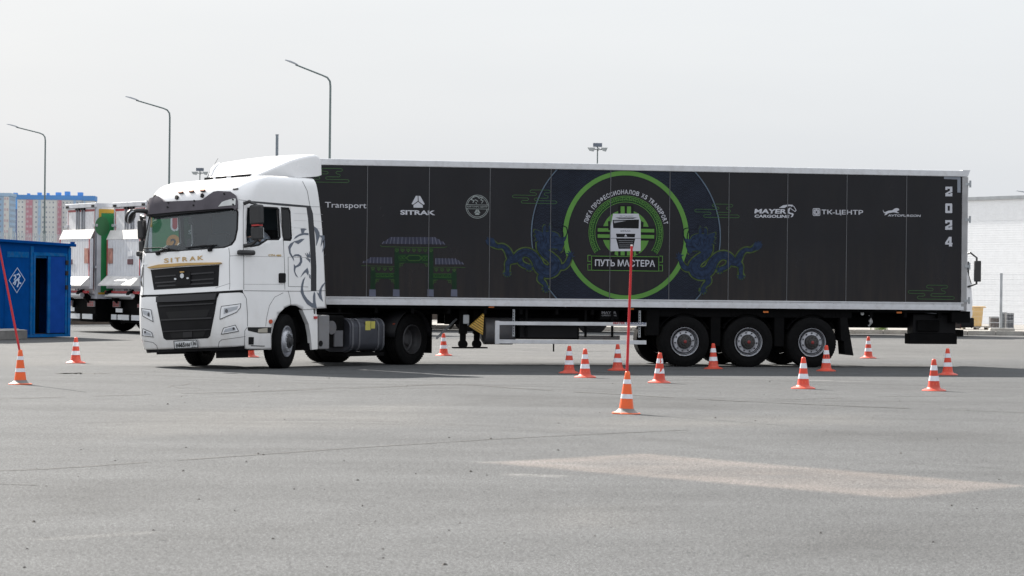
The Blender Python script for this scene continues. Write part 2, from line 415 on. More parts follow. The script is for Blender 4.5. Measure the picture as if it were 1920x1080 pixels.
# ================================================================ THE GROUND
def asphalt(name, base, wear_and_sheen=()):
    m, n, l, b = _new(name)
    tc = n.new('ShaderNodeTexCoord')
    def noise(s, d=6, sc=(1, 1, 1), rough=0.6):
        mp = n.new('ShaderNodeMapping'); mp.inputs['Scale'].default_value = sc; l.new(tc.outputs['Object'], mp.inputs[0])
        z = n.new('ShaderNodeTexNoise'); z.inputs['Scale'].default_value = s; z.inputs['Detail'].default_value = d
        z.inputs['Roughness'].default_value = rough; l.new(mp.outputs[0], z.inputs[0]); return z.outputs[0]
    def mr(x, a, b_, c, d):
        q = n.new('ShaderNodeMapRange'); q.inputs[1].default_value = a; q.inputs[2].default_value = b_; q.inputs[3].default_value = c; q.inputs[4].default_value = d
        l.new(x, q.inputs[0]); return q.outputs[0]
    def mul(x, y):
        q = n.new('ShaderNodeMath'); q.operation = 'MULTIPLY'; l.new(x, q.inputs[0]); l.new(y, q.inputs[1]); return q.outputs[0]
    big = mr(noise(0.16, 4, (1, 0.7, 1)), 0.3, 0.7, 0.90, 1.08)
    lanes = mr(noise(0.5, 6, (0.14, 1.5, 1)), 0.3, 0.7, 0.88, 1.10)
    mid = mr(noise(1.7, 6), 0.3, 0.7, 0.93, 1.06)
    grain = mul(mul(mr(noise(22, 3, rough=0.8), 0.34, 0.66, 0.82, 1.18), mr(noise(8, 4, (1, 1, 1), 0.8), 0.34, 0.66, 0.93, 1.07)), mul(mr(noise(85, 2, rough=0.8), 0.38, 0.62, 0.55, 1.45), mr(noise(40, 2, rough=0.8), 0.38, 0.62, 0.70, 1.30)))
    vo = n.new('ShaderNodeTexVoronoi'); vo.inputs['Scale'].default_value = 75; l.new(tc.outputs['Object'], vo.inputs['Vector'])
    chips = mr(vo.outputs['Color'], 0.0, 1.0, 0.74, 1.26)
    spk = mr(noise(14, 2), 0.64, 0.70, 1.0, 0.55)
    v = mul(mul(mul(big, lanes), mul(mid, grain)), mul(chips, spk))
    cm = n.new('ShaderNodeMix'); cm.data_type = 'RGBA'; cm.blend_type = 'MULTIPLY'; cm.inputs[0].default_value = 1
    cm.inputs[6].default_value = (*base, 1); cc = n.new('ShaderNodeCombineColor')
    for i in range(3): l.new(v, cc.inputs[i])
    l.new(cc.outputs[0], cm.inputs[7]); out = cm.outputs[2]
    for aname, tint, strength, ns in wear_and_sheen:                # worn-in colours and painted backlit sheen, each where the mesh attribute of that name says
        t = n.new('ShaderNodeMix'); t.data_type = 'RGBA'; t.clamp_factor = True
        at_ = n.new('ShaderNodeAttribute'); at_.attribute_name = aname
        f = mul(mul(at_.outputs['Fac'], mr(noise(ns, 8), 0.3, 0.7, strength * 0.5, strength * 1.35)), mr(noise(38, 3), 0.32, 0.62, 0.6, 1.1))
        tc2 = n.new('ShaderNodeMix'); tc2.data_type = 'RGBA'; tc2.blend_type = 'MULTIPLY'; tc2.inputs[0].default_value = 1; tc2.inputs[6].default_value = (*tint, 1)
        l.new(cc.outputs[0], tc2.inputs[7]); l.new(f, t.inputs[0]); l.new(out, t.inputs[6]); l.new(tc2.outputs[2], t.inputs[7]); out = t.outputs[2]
    l.new(out, b.inputs['Base Color'])
    b.inputs['Roughness'].default_value = 0.9; b.inputs['Specular IOR Level'].default_value = 0.10
    bp = n.new('ShaderNodeBump'); bp.inputs['Strength'].default_value = 0.5; bp.inputs['Distance'].default_value = 0.006
    l.new(noise(70, 3), bp.inputs['Height']); l.new(bp.outputs[0], b.inputs['Normal'])
    return m
ABASE = (0.0845, 0.0865, 0.0885)
ASPH = asphalt('old_grey_asphalt', ABASE, (('dusty', (0.114, 0.112, 0.109), 0.8, 0.8), ('scuffed', (0.046, 0.046, 0.046), 0.8, 2.0), ('beige', (0.138, 0.126, 0.120), 1.0, 1.5), ('chalk', (0.19, 0.185, 0.18), 0.9, 6.0)))
CRACK = mat('dark_seam', (0.034, 0.033, 0.032), 0.9, var=0.5, vs=9)
PALE = mat('pale_chalk', (0.17, 0.165, 0.16), 0.9, var=0.3, vs=9)
CONC = mat('concrete', (0.34, 0.33, 0.31), 0.85, var=0.15, bump=0.4, bs=30, dirt=0.4)
class GroundSurf:
    flat = True
    def uv(s, px, py): p = ground(px, py); return (p.x, p.y)
    def pt(s, u, v, off=0.0): return Vector((u, v, off))
GS = GroundSurf()
import numpy as np
def build_ground():
    """one sheet to the horizon; its middle is a fine grid that carries the wear and painted sheen of the yard"""
    X0, X1, Y0, Y1, st = -16.0, 16.0, 10.0, 82.0, 0.10
    nx, ny = int((X1 - X0) / st), int((Y1 - Y0) / st); xs_, ys_ = np.linspace(X0, X1, nx + 1), np.linspace(Y0, Y1, ny + 1)
    GX, GY = np.meshgrid(xs_, ys_, indexing='ij'); P = np.stack([GX.ravel(), GY.ravel()], 1); N = len(P)
    W = {k: np.zeros(N) for k in ('dusty', 'scuffed', 'beige', 'chalk')}
    def area(kind, quad, fade, peak=1.0, rim=0.0):
        Q = [np.array(GS.uv(*p)) for p in quad]; e = np.full(N, 1e9); c = sum(Q) / 4
        for i in range(4):
            a, b = Q[i], Q[(i + 1) % 4]; d = (b - a) / np.linalg.norm(b - a); n = np.array([-d[1], d[0]])
            if np.dot(c - a, n) < 0: n = -n
            e = np.minimum(e, (P - a) @ n)
        t = np.clip(e / fade, 0, 1); w = t * t * (3 - 2 * t) * peak
        if rim: w = w * (1 - rim) + rim * peak * 1.6 * np.exp(-((e - .25) / .2) ** 2) * (e > 0)
        W[kind] = np.maximum(W[kind], w)
    def line(kind, pts, w, strength=1.0):
        C = np.array(cat([GS.uv(*p) for p in pts], 10)); n = len(C)
        lo, hi = C.min(0) - 1, C.max(0) + 1; idx = np.where((P[:, 0] > lo[0]) & (P[:, 0] < hi[0]) & (P[:, 1] > lo[1]) & (P[:, 1] < hi[1]))[0]
        p = P[idx]; best = np.full(len(idx), 1e9); pos = np.zeros(len(idx))
        for i in range(n - 1):
            a, b = C[i], C[i + 1]; d = b - a; L2 = max(1e-9, d @ d); t = np.clip(((p - a) @ d) / L2, 0, 1); q = a + t[:, None] * d
            r = np.hypot(*(p - q).T); m = r < best; best = np.where(m, r, best); pos = np.where(m, (i + t) / (n - 1), pos)
        f = np.clip(np.minimum(pos, 1 - pos) * 8, 0, 1) * strength; k = np.clip(1.5 - best / (w * .5), 0, 1) * f
        W[kind][idx] = np.maximum(W[kind][idx], k)
    area('beige', [(893, 867), (1207, 849.5), (1940, 911), (1690, 936)], .10, 1.0, .30)
    for q in ([(180, 990), (760, 955), (820, 1000), (200, 1040)], [(-60, 905), (420, 880), (380, 960), (-60, 1000)], [(1250, 985), (1990, 960), (1990, 1060), (1300, 1065)], [(800, 735), (1400, 745), (1450, 775), (760, 760)], [(1400, 800), (1990, 800), (1990, 838), (1350, 830)]):
        area('scuffed', q, 1.2, .5)
    for q in ([(-80, 634), (700, 634), (760, 678), (-80, 692)], [(640, 634), (1990, 636), (1990, 676), (700, 680)], [(100, 770), (900, 750), (960, 800), (60, 835)], [(940, 780), (1700, 770), (1760, 800), (980, 815)], [(900, 940), (1300, 935), (1350, 1000), (850, 1010)]):
        area('dusty', q, 1.5, .8)  # pale dust; beyond the trailer it is backlit sheen put into the colour
    for pts, w, s_ in (([(300, 745), (620, 728), (900, 722), (1250, 735)], .3, .5), ([(-40, 800), (300, 790), (700, 790), (1150, 815), (1500, 860)], .28, .3), ([(200, 700), (520, 712), (900, 716), (1400, 712)], .3, .5), ([(1000, 690), (1300, 708), (1700, 722), (1990, 728)], .3, .5),
                       ([(-60, 860), (200, 846), (620, 842), (1000, 852)], .25, .2), ([(1100, 760), (1500, 752), (1990, 756)], .26, .4), ([(560, 1000), (900, 960), (1300, 950)], .25, .2)):
        line('scuffed', pts, w, s_); line('scuffed', [(x + 12, y + 5) for x, y in pts], w * .8, s_ * .7)
    line('chalk', [(945, 889), (1000, 891), (1066, 893.5)], .22, .5); line('chalk', [(880, 867), (1000, 867), (1150, 878)], .22, .3); line('chalk', [(1512, 713), (1560, 713.5)], .3, .9); line('chalk', [(1565, 714.5), (1625, 715)], .25, .6); line('chalk', [(1740, 716), (1830, 715)], .25, .3); line('chalk', [(60, 1012), (180, 1005), (300, 997)], .15, .3)
    idx = np.arange(N).reshape(nx + 1, ny + 1)
    F = np.stack([idx[:-1, :-1].ravel(), idx[1:, :-1].ravel(), idx[1:, 1:].ravel(), idx[:-1, 1:].ravel()], 1)
    V = np.concatenate([P, np.zeros((N, 1))], 1)
    B = 3000.0; far = np.array([(-B, -300, 0), (B, -300, 0), (B, 9000, 0), (-B, 9000, 0)], float); V = np.concatenate([V, far])
    c00, c10, c11, c01 = idx[0, 0], idx[nx, 0], idx[nx, ny], idx[0, ny]
    F = [tuple(f) for f in F.tolist()]
    F += [tuple([N, N + 1] + [int(i) for i in idx[:, 0][::-1]]), tuple([N + 1, N + 2] + [int(i) for i in idx[nx, :][::-1]]), tuple([N + 2, N + 3] + [int(i) for i in idx[:, ny]]), tuple([N + 3, N] + [int(i) for i in idx[0, :]])]
    me = bpy.data.meshes.new('ground'); me.from_pydata(V.tolist(), [], F); me.materials.append(ASPH)
    for k, w in W.items():
        at_ = me.attributes.new(k, 'FLOAT', 'POINT'); at_.data.foreach_set('value', np.concatenate([w, np.zeros(4)]).astype(np.float32))
    return structure(part('ground', me, None))
build_ground()
def seam(pts, w, m=CRACK, nm='asphalt_seam', dash=0.0):
    P = cat([GS.uv(*p) for p in pts], 14); q = dens(P, 0.10, False)
    q = [(x + random.uniform(-.012, .012), y + random.uniform(-.02, .02)) for x, y in q]
    mb = MB(); i = 0
    while i < len(q) - 2:
        k = len(q) if dash == 0 else random.randint(8, 40)
        seg = q[i:i + k]; i += k + (0 if dash == 0 else int(random.randint(2, 12) * dash))
        if len(seg) > 2: stroke(GS, seg, [w * random.uniform(0.3, 1.25) for _ in seg], 0.002, px=False, mb=mb)
    structure(part(nm, mb, m, recalc=False))
seam([(-30, 750), (100, 745), (450, 735), (700, 727), (850, 721), (1010, 731), (1200, 742), (1356, 751), (1600, 762), (1960, 775)], 0.10, dash=.4)
seam([(-30, 884), (130, 877), (480, 853), (700, 838), (960, 822), (1100, 815), (1300, 806)], 0.05, dash=0.2)
seam([(322, 723), (340, 728), (352, 727), (380, 730)], 0.03); seam([(1900, 880), (1700, 868), (1560, 872)], 0.02, dash=1)
seam([(300, 735), (500, 729), (650, 727)], 0.03, dash=1)
seam([(316, 727), (322, 723), (345, 722), (358, 718)], 0.035)
seam([(1460, 750), (1560, 747), (1650, 744), (1760, 743), (1930, 742)], 0.06, dash=1.5)
seam([(120, 700), (150, 700.5), (200, 700)], 0.35); seam([(1066, 659), (1110, 659), (1150, 659.5)], 0.12)
seam([(980, 657), (1060, 659), (1140, 658)], 0.08, dash=2); seam([(0, 908), (40, 909), (70, 910)], 0.02)



peb = MB()
for k in range(140):
    px, py = random.uniform(-20, 1940), 690 + (random.random() ** 1.5) * 380
    p = ground(px, py); s = random.uniform(0.005, 0.013) * (1 if random.random() < 0.8 else 1.5)
    pts = [p + Vector((s * random.uniform(.6, 1.3) * math.cos(a), s * random.uniform(.6, 1.3) * math.sin(a), 0)) for a in [i * 1.2566 for i in range(5)]]
    top = p + Vector((0, 0, s * 0.8)); peb.add(pts + [top], [(i, (i + 1) % 5, 5) for i in range(5)])
o = part('pebbles', peb, mat('dark_pebble', (0.05, 0.045, 0.04), 0.9), kind='stuff'); tag(o, 'small dark pebbles scattered over the asphalt yard', 'gravel')
# pavement and kerb along the far edge of the yard
kL = at(560, 620, 92.5); kR = at(2300, 630, 91.0)
kd = (kR - kL); kd.z = 0; kd.normalize(); kn = Vector((-kd.y, kd.x, 0))
PAV = mat('pavement_pale', (0.20, 0.19, 0.175), 0.9, var=0.2, dirt=0.3, bump=0.3, bs=20)
KM = frame((kL.x, kL.y, 0), kd)
pv = MB().box(0, 60, 0.16, 55, -0.2, 0.13); o = structure(part('pavement', pv, PAV)); o.matrix_world = KM
kb = empty('kerb', KM); kb['kind'] = 'structure'
kme = MB().box(0.01, 0.99, 0, 0.155, -0.1, 0.155).mesh('kerb_stone', CONC)
for i in range(58):
    s = part('kerb_stone', kme, None, kb); s.location = (i * 1.0, random.uniform(-.006, .006), random.uniform(-.004, .004))
# ================================================================ WAREHOUSE (right)
CLAD = mat('white_cladding', (0.79, 0.81, 0.84), 0.45, var=0.03, dirt=0.08)
TRIMG = mat('grey_flashing', (0.30, 0.32, 0.34), 0.5)
a = at(1990, 613, 109); b_ = at(780, 613, 155)
wd = (a - b_); wd.z = 0; WL = wd.length; wd.normalize()
WM = frame((b_.x, b_.y, 0), wd)
wh = empty('warehouse', WM); tag(wh, 'long white metal clad warehouse behind the mesh fence at the right', 'warehouse')
ztop = 5.62
part('wall_core', MB().box(-0.0, WL + 14, 0.10, 18, 0, ztop - 0.05), CLAD, wh)
ribs = []
def cladding_panel():
    mb = MB(); n = 9; h = 0.92
    prof = []
    for i in range(n):
        z0 = h * i / n; z1 = h * (i + 1) / n
        prof += [(z0, 0.0), (z0 + 0.02, 0.0015), (z1 - 0.03, 0.0015), (z1 - 0.015, 0.0)]
    prof.append((h - 0.003, 0.0))
    vs = []; fs = []
    for z, d in prof: vs += [(0.01, -0.02 + d * 0.9, z), (5.97, -0.02 + d * 0.9, z)]
    for i in range(len(prof) - 1): fs.append((2 * i, 2 * i + 1, 2 * i + 3, 2 * i + 2))
    mb.add(vs, fs); mb.box(0.01, 5.97, 0.0, 0.09, 0.0, h - 0.004)
    return mb.mesh('cladding_panel', CLAD)
cme = cladding_panel()
x = 0.0
while x < WL + 8:
    for r in range(6):
        p = part('cladding_panel', cme, None, wh); p.location = (x, 0, 0.08 + r * 0.92)
    x += 6.0
part('base_strip', MB().box(0, WL + 14, -0.04, 0.09, 0.0, 0.08), CONC, wh)
part('roof_flashing', MB().box(-0.1, WL + 14.1, -0.10, 0.2, ztop - 0.02, ztop + 0.13), TRIMG, wh)
part('roof', MB().box(-0.1, WL + 14.1, 0.2, 18, ztop - 0.04, ztop + 0.06), TRIMG, wh)
# ================================================================ MESH FENCE (right)
fm = frame(at(1790, 629, 92.2) * Vector((1, 1, 0)) if False else (at(1790, 629, 92.2).x, 93.3, 0), kd)
MESHM = mat('fence_wire_grey', (0.55, 0.57, 0.60), 0.5, metal=0.3)
fe = empty('mesh_fence', fm); tag(fe, 'pale welded mesh fence with grey post in front of the white warehouse', 'fence')
wires = MB()
for i in range(110):
    wires.box(0.05 * i + 0.8, 0.05 * i + 0.8035, -0.002, 0.002, 0.25, 2.2)
for j in range(11): wires.box(0.8, 6.3, -0.004, -0.001, 0.25 + j * 0.195, 0.256 + j * 0.195)
wires.v = [v for v in wires.v]
part('wire_mesh', wires, MESHM, fe, kind='stuff')
for px in (1876,):
    lx = (fm.inverted() @ at(px, 560, 93.3)).x
    part('fence_post', MB().box(lx - 0.05, lx + 0.05, -0.05, 0.04, 0.1, 2.24), STEEL, fe, bevel=0.008)
    part('concrete_foot', MB().prism([(lx - 0.45, 0.0), (lx + 0.47, 0.0), (lx + 0.45, 0.24), (lx - 0.42, 0.24)], 'y', -0.42, 0.1), CONC, fe, bevel=0.02)
lx += 2.6
part('fence_post', MB().box(lx - 0.05, lx + 0.05, -0.05, 0.04, 0.1, 2.24), STEEL, fe, bevel=0.008)
part('concrete_foot', MB().prism([(lx - 0.45, 0.0), (lx + 0.47, 0.0), (lx + 0.45, 0.24), (lx - 0.42, 0.24)], 'y', -0.42, 0.1), CONC, fe, bevel=0.02)
# bin, pallet, air-conditioning units
def onground(px, Y, z=0.13): p = at(px, 600, Y); return Vector((p.x, p.y, z))
PALM = mat('grey_wood', (0.20, 0.17, 0.13), 0.85, var=0.35, vs=8)
pl = empty('wooden_pallet', frame(onground(1828, 96.5), kd)); tag(pl, 'weathered wooden pallet lying under the yellow bin', 'pallet')
for i in range(6): part('deck_board', MB().box(-0.55, 0.55, -0.4 + i * 0.15, -0.28 + i * 0.15, 0.10, 0.125), PALM, pl)
for sx in (-0.5, 0.0, 0.4): part('bearer', MB().box(sx, sx + 0.1, -0.4, 0.47, 0, 0.10), PALM, pl)
YEL = mat('yellow_plastic', (0.62, 0.40, 0.14), 0.45, dirt=0.25, dcol=(0.35, 0.25, 0.12))
bn = empty('wheelie_bin', frame(onground(1831, 96.5, 0.255), kd)); tag(bn, 'dull yellow plastic waste bin with lid standing on a pallet by the warehouse', 'waste bin')
bb = MB()
vs = []
for z, w, d in ((0, 0.17, 0.17), (0.68, 0.22, 0.24), (0.70, 0.24, 0.26)):
    vs += [(-w, -d, z), (w, -d, z), (w, d, z), (-w, d, z)]
bb.add(vs, [(3, 2, 1, 0)] + [(4 * k + i, 4 * k + (i + 1) % 4, 4 * k + 4 + (i + 1) % 4, 4 * k + 4 + i) for k in range(2) for i in range(4)] + [(8, 9, 10, 11)])
part('bin_body', bb, YEL, bn, bevel=0.015)
part('lid', MB().box(-0.26, 0.30, -0.28, 0.28, 0.705, 0.75), YEL, bn, bevel=0.02)
part('handle', MB().cyl((0.31, -0.2, 0.71), (0.31, 0.2, 0.71), 0.018, n=8), YEL, bn)
for sx in (-0.15, 0.15): part('bin_wheel', MB().cyl((sx - 0.02, 0.22, 0.0), (sx + 0.02, 0.22, 0.0), 0.08, n=14), RUBBER, bn)
DKB = mat('dark_bronze_slats', (0.07, 0.05, 0.045), 0.6)
def crate(px, w, h, z0, Y, label, col, d=0.5):
    e = empty('slatted_crate', frame(onground(px, Y, z0), kd)); tag(e, label, 'crate', 'dark slatted crates by the warehouse wall')
    part('crate_body', MB().box(-w / 2 + 0.02, w / 2 - 0.02, 0.02, d, 0.02, h), mat('crate_inner', (0.03, 0.03, 0.032), 0.8), e)
    n = max(3, int(w / 0.085))
    for i in range(n):
        x0 = -w / 2 + w * i / n; part('slat', MB().box(x0 + 0.012, x0 + w / n - 0.012, -0.01, 0.015, 0, h), col, e)
    for z in (0.03, h * 0.5, h - 0.05): part('rail', MB().box(-w / 2, w / 2, -0.025, -0.012, z, z + 0.03), STEEL, e)
crate(1867, 0.42, 0.48, 0.13, 97.5, 'dark brown slatted crate left of the fence post', DKB)
crate(1883, 0.24, 0.64, 0.13, 98.2, 'narrow tall grey slatted crate just right of the fence post', TRIMG)
crate(1894, 0.30, 0.62, 0.13, 97.6, 'dark grey slatted crate, rightmost of the three by the warehouse', mat('dark_slate', (0.06, 0.065, 0.08), 0.6))
# grass tuft on the kerb
gr = MB(); gp = onground(1652, 92.8)
for k in range(110):
    bx = gp.x + random.gauss(0, 0.12); by = gp.y + random.uniform(-.1, .15); h = random.uniform(0.15, 0.62); lean = random.uniform(-.12, .12)
    gr.add([(bx - .008, by, .12), (bx + .008, by, .12), (bx + lean * .5, by, .12 + h * .6), (bx + lean, by + .02, .12 + h)], [(0, 1, 2), (1, 3, 2)])
o = part('grass_tuft', gr, mat('grass_green', (0.11, 0.17, 0.04), 0.8, var=0.4, vs=20), kind='stuff'); tag(o, 'green grass tuft growing on the kerb behind the trailer', 'grass')
# ================================================================ FAR APARTMENT BLOCKS
AZ = 1500.0
CREAM = mat('cream_facade', (0.66, 0.65, 0.62), 0.8, var=0.06, vs=0.05)
BLUEF = mat('blue_facade', (0.10, 0.27, 0.58), 0.7, var=0.08, vs=0.05)
BLUEL = mat('light_blue_facade', (0.35, 0.48, 0.62), 0.7, var=0.08, vs=0.05)
PINK = mat('red_loggia_facade', (0.50, 0.24, 0.28), 0.7, var=0.1, vs=0.05)
NAVY = mat('navy_facade', (0.10, 0.13, 0.24), 0.7)
WIND = mat('far_window', (0.27, 0.29, 0.34), 0.5)
def block(label, x0, x1, ytop, yband, turn, Y, strips, wall=CREAM, depth=16, band=BLUEF, roof=()):
    # x0,x1: sight-line ends of the long facade, built as a solid building with its own windows and loggias
    A = at(x0, 520, Y); B = at(x1, 520, Y + (x1 - x0) * Y / FPX * math.tan(R(turn)))
    d = B - A; d.z = 0; L = d.length; M = frame((A.x, A.y, 0), d)
    H_ = at(x0, ytop, Y).z; zb = at(x0, yband, Y).z
    e = empty('apartment_block', M); tag(e, label, 'apartment block')
    part('wall', MB().box(0, L, 0, depth, 0, zb), wall, e)
    part('roof_storey', MB().box(-0.4, L + 0.4, -0.4, depth + 0.4, zb + 0.01, H_), band, e)
    fl = 2.9; nf = int(zb / fl); wb = MB(); nb = int(L / 1.9)
    skip = [(s0 * L, s1 * L) for s0, s1, _ in strips]
    for i in range(nb):
        xc = (i + 0.5) * L / nb
        if any(s0 - 0.6 < xc < s1 + 0.6 for s0, s1 in skip): continue
        w = 0.36 if i % 3 else 0.22
        for f in range(nf):
            if (f * 7 + i * 3) % 17 == 0: continue
            wb.box(xc - w, xc + w, -0.06, 0.05, f * fl + 1.1, f * fl + 2.05)
    for j in range(int(depth / 3)):
        for f in range(nf): wb.box(L - 0.05, L + 0.06, j * 3 + 1, j * 3 + 2.2, f * fl + 0.9, f * fl + 2.35)
    part('windows', wb, WIND, e, kind='stuff')
    for s0, s1, m in strips:
        part('loggia_strip', MB().box(s0 * L, s1 * L, -0.9, -0.0, fl, zb - 0.3), m, e)
        lb = MB()
        for f in range(1, nf):
            lb.box(s0 * L + 0.3, (s0 + s1) * 0.5 * L - 0.3, -1.0, -0.88, f * fl + 1.2, f * fl + 2.5)
            if f % 2: lb.box((s0 + s1) * 0.5 * L + 0.2, s1 * L - 0.3, -1.0, -0.88, f * fl + 1.2, f * fl + 2.5)
        part('loggia_windows', lb, mat('loggia_glass', (0.55, 0.42, 0.44), 0.4), e, kind='stuff')
    for (r0, r1, hh) in roof:
        part('roof_hut', MB().box(r0 * L, r1 * L, 3, 9, H_, H_ + hh), band, e)
    return e
block('long cream apartment block with blue top storey and red loggia strips', 31, 153, 365, 373.5, 6, AZ,
      [(0.135, 0.235, PINK), (0.32, 0.36, BLUEL), (0.62, 0.68, PINK), (0.86, 0.9, BLUEL)], roof=[(0.14, .18, 1), (0.30, 0.36, 1.6), (.44, .48, 1.4), (0.58, 0.66, 1.8), (0.72, 0.8, 2.4), (.92, 1, 2)])
block('cream wing of the long block, set back beside the parked box truck', 154, 175, 367, 376, 4, AZ - 6, [(0.1, 0.2, BLUEL)])
block('pale blue apartment tower at the left edge of the photo', -60, 17, 361, 367, 0, AZ - 140, [(0.30, 0.42, NAVY), (0.86, 0.985, CREAM)], wall=BLUEL, band=BLUEL)
block('dark navy and blue tower between the two pale blocks', 17.5, 31, 367, 392, 0, AZ + 60, [(0.15, 0.45, BLUEL)], wall=NAVY, roof=[(0.3, 0.7, 2)])
# ================================================================ PICKET FENCE behind the container
fA = at(-60, 520, 91); fB = at(1100, 520, 116)
fd = fB - fA; fd.z = 0; FL = fd.length
FM = frame((fA.x, fA.y, 0), fd)
pf = empty('picket_fence', FM); tag(pf, 'tall pale steel picket fence behind the blue cabin', 'fence')
pm = MB(); i = 0; x = 0
PICK = mat('fence_paint_grey', (0.42, 0.45, 0.46), 0.5)
while x < FL:
    pm.box(x, x + 0.022, -0.01, 0.01, 0.6, 3.32); x += 0.085
part('pickets', pm, PICK, pf, kind='stuff')
part('fence_rail', MB().box(0, FL, -0.03, -0.012, 2.95, 3.0), PICK, pf)
part('fence_plinth', MB().box(0, FL, -0.08, 0.08, 0, 0.62), mat('plinth_brown', (0.07, 0.055, 0.045), 0.9, var=0.3), pf)
xp = (FM.inverted() @ at(35.5, 450, 92)).x - 2.6 * 1
for k in range(10):
    part('fence_post', MB().box(xp - 0.06, xp + 0.06, -0.05, 0.05, 0, 3.5), PICK, pf); xp += 2.6
# ================================================================ LAMPS
LAMPM = mat('lamp_post_paint', (0.13, 0.165, 0.165), 0.5, metal=0.3); HEADM = mat('lamp_head_grey', (0.25, 0.27, 0.30), 0.4)
def street_lamp(px, Y, xarm, yarm, ytop, label):
    b0 = at(px, 500, Y); t = at(px, ytop, Y); h = t.z; e = empty('street_lamp', Matrix.Translation((b0.x, b0.y, 0)))
    tag(e, label, 'street lamp', 'tall street lamps along the far side of the yard')
    end = at(xarm, yarm, Y); dx = end.x - b0.x; dz = end.z - h
    part('post', MB().tube([(0, 0, 0), (0, 0, h * 0.45), (0, 0, h * 0.46), (0, 0, h - 0.35)], [0.085, 0.07, 0.05, 0.04], 10), LAMPM, e, smooth=40)
    arm = [(0, 0, h - 0.35), (-0.02, 0, h - 0.15), (-0.12, 0, h - 0.01), (-0.3, 0, h + 0.07), (dx * 0.75, 0, h + dz * 0.72)]
    part('arm', MB().tube(arm, [0.04, 0.038, 0.035, 0.032, 0.03], 8), LAMPM, e, smooth=40)
    u = Vector((dx, 0, dz - 0.0)).normalized(); s = Vector((dx * 0.70, 0, h + dz * 0.68)); L = abs(dx) * 0.30
    fx = Vector((dx * .3, 0, dz * .32)).normalized(); M = frame(s, fx)
    hb = MB(); vs = []
    for xx, w, tk in ((0, .05, .04), (.15, .12, .06), (L * .6, .15, .06), (L, .1, .03)):
        vs += [(xx, -w, 0), (xx, w, 0), (xx, w * .7, tk), (xx, -w * .7, tk)]
    vs = [M @ Vector(v) for v in vs]
    hb.add(vs, [(3, 2, 1, 0), (12, 13, 14, 15)] + [(4 * k + i, 4 * k + (i + 1) % 4, 4 * k + 4 + (i + 1) % 4, 4 * k + 4 + i) for k in range(3) for i in range(4)])
    part('lamp_head', hb, HEADM, e, bevel=0.01)
    return e
street_lamp(616, 98, 532, 112, 145, 'nearest tall street lamp rising behind the white truck roof')
street_lamp(315.5, 117, 234, 181, 206, 'middle street lamp, rising above the front of the white cab')
street_lamp(82.5, 137, 12, 233, 252, 'farthest left street lamp, in front of the apartment block')
street_lamp(1985, 190, 1905, 358, 372, 'street lamp head beyond the right end of the warehouse roof')
p0 = at(517, 500, 110); pz = at(517, 254, 110).z
e = empty('mast', Matrix.Translation((p0.x, p0.y, 0))); tag(e, 'plain grey steel mast top standing above the white wind deflector', 'mast')
part('mast_tube', MB().cyl((0, 0, 0), (0, 0, pz), 0.062, n=14), mat('mast_grey', (0.16, 0.19, 0.22), 0.5), e, smooth=40)
part('mast_cap', MB().cyl((0, 0, pz), (0, 0, pz + .05), 0.075, n=14), HEADM, e)
def flood(px, ytop, Y, label, s=1.0):
    p = at(px, 500, Y); h = at(px, ytop, Y).z
    e = empty('floodlight_mast', Matrix.Translation((p.x, p.y, 0))); tag(e, label, 'floodlight mast', 'distant floodlight masts')
    part('post', MB().cyl((0, 0, 0), (0, 0, h), 0.09, 0.055, n=8), LAMPM, e)
    part('crossbar', MB().box(-0.75 * s, 0.75 * s, -0.04, 0.04, h - 0.45 * s, h - 0.37 * s), HEADM, e)
    part('top_floodlight', MB().box(-0.42 * s, 0.42 * s, -0.2, 0.2, h - 0.16 * s, h + 0.18 * s), mat('flood_grey', (0.13, 0.15, 0.19), 0.5), e)
    for x0, x1 in ((-0.95, -0.2), (-0.1, 0.2), (0.3, 0.95)):
        part('floodlight', MB().prism([(x0 * s, h - 0.25 * s), (x1 * s, h - 0.25 * s), ((x1 - .16) * s, h - 0.62 * s), ((x0 + .2) * s, h - 0.55 * s)], 'y', -0.3, -0.05), mat('flood_pale', (0.36, 0.38, 0.38), 0.4), e)
flood(1118, 272, 240, 'floodlight mast showing above the middle of the trailer roof')
flood(373, 318, 290, 'small floodlight mast showing above the white cab roof', 1.0)
# ================================================================ WHEELS
def tyre_mesh(r, w, name='tyre'):
    rb = r * 0.575; prof = [(rb, -0.03), (rb + .015, -0.008), (r * .72, 0.0), (r * .80, 0.004), (r * .815, 0.0), (r * .93, -0.006), (r * .965, -0.018), (r * .985, -0.03)]
    n = 4; y = -0.03; tw = (w - 0.06)
    for i in range(n + 1):
        y0 = -0.03 - tw * i / (n + 1) - 0.006; y1 = -0.03 - tw * (i + 1) / (n + 1) + 0.006
        prof += [(r, y0), (r, y1)]
        if i < n: prof += [(r - .014, y1 - .001), (r - .014, y1 - .011)]
    prof += [(r * .985, -w + .03), (r * .93, -w + .006), (r * .8, -w), (rb + .015, -w + .008), (rb, -w + .03)]
    mb = MB().lathe(prof, 64, 'y', closed=True)
    for k in range(56):       # shoulder lugs
        a = 2 * math.pi * k / 56; M = Matrix.Rotation(a, 4, 'Y')
        mb.box(r * .955, r * 1.002, -0.052, -0.020, -0.014, 0.014, M); mb.box(r * .955, r * 1.002, -w + 0.02, -w + .052, -0.014, 0.014, M)
    return mb.mesh(name, RUBBER, smooth=35)
def nuts(mb, R_, y, n=10, r=.016, h=.022, ph=0.0):
    for k in range(n):
        a = 2 * math.pi * k / n + ph; c = Vector((R_ * math.cos(a), y, R_ * math.sin(a))); mb.cyl(c, c + Vector((0, h, 0)), r, r * .8, n=6)
    return mb
HUBB = mat('hub_black', (0.03, 0.028, 0.028), 0.5, var=0.3)
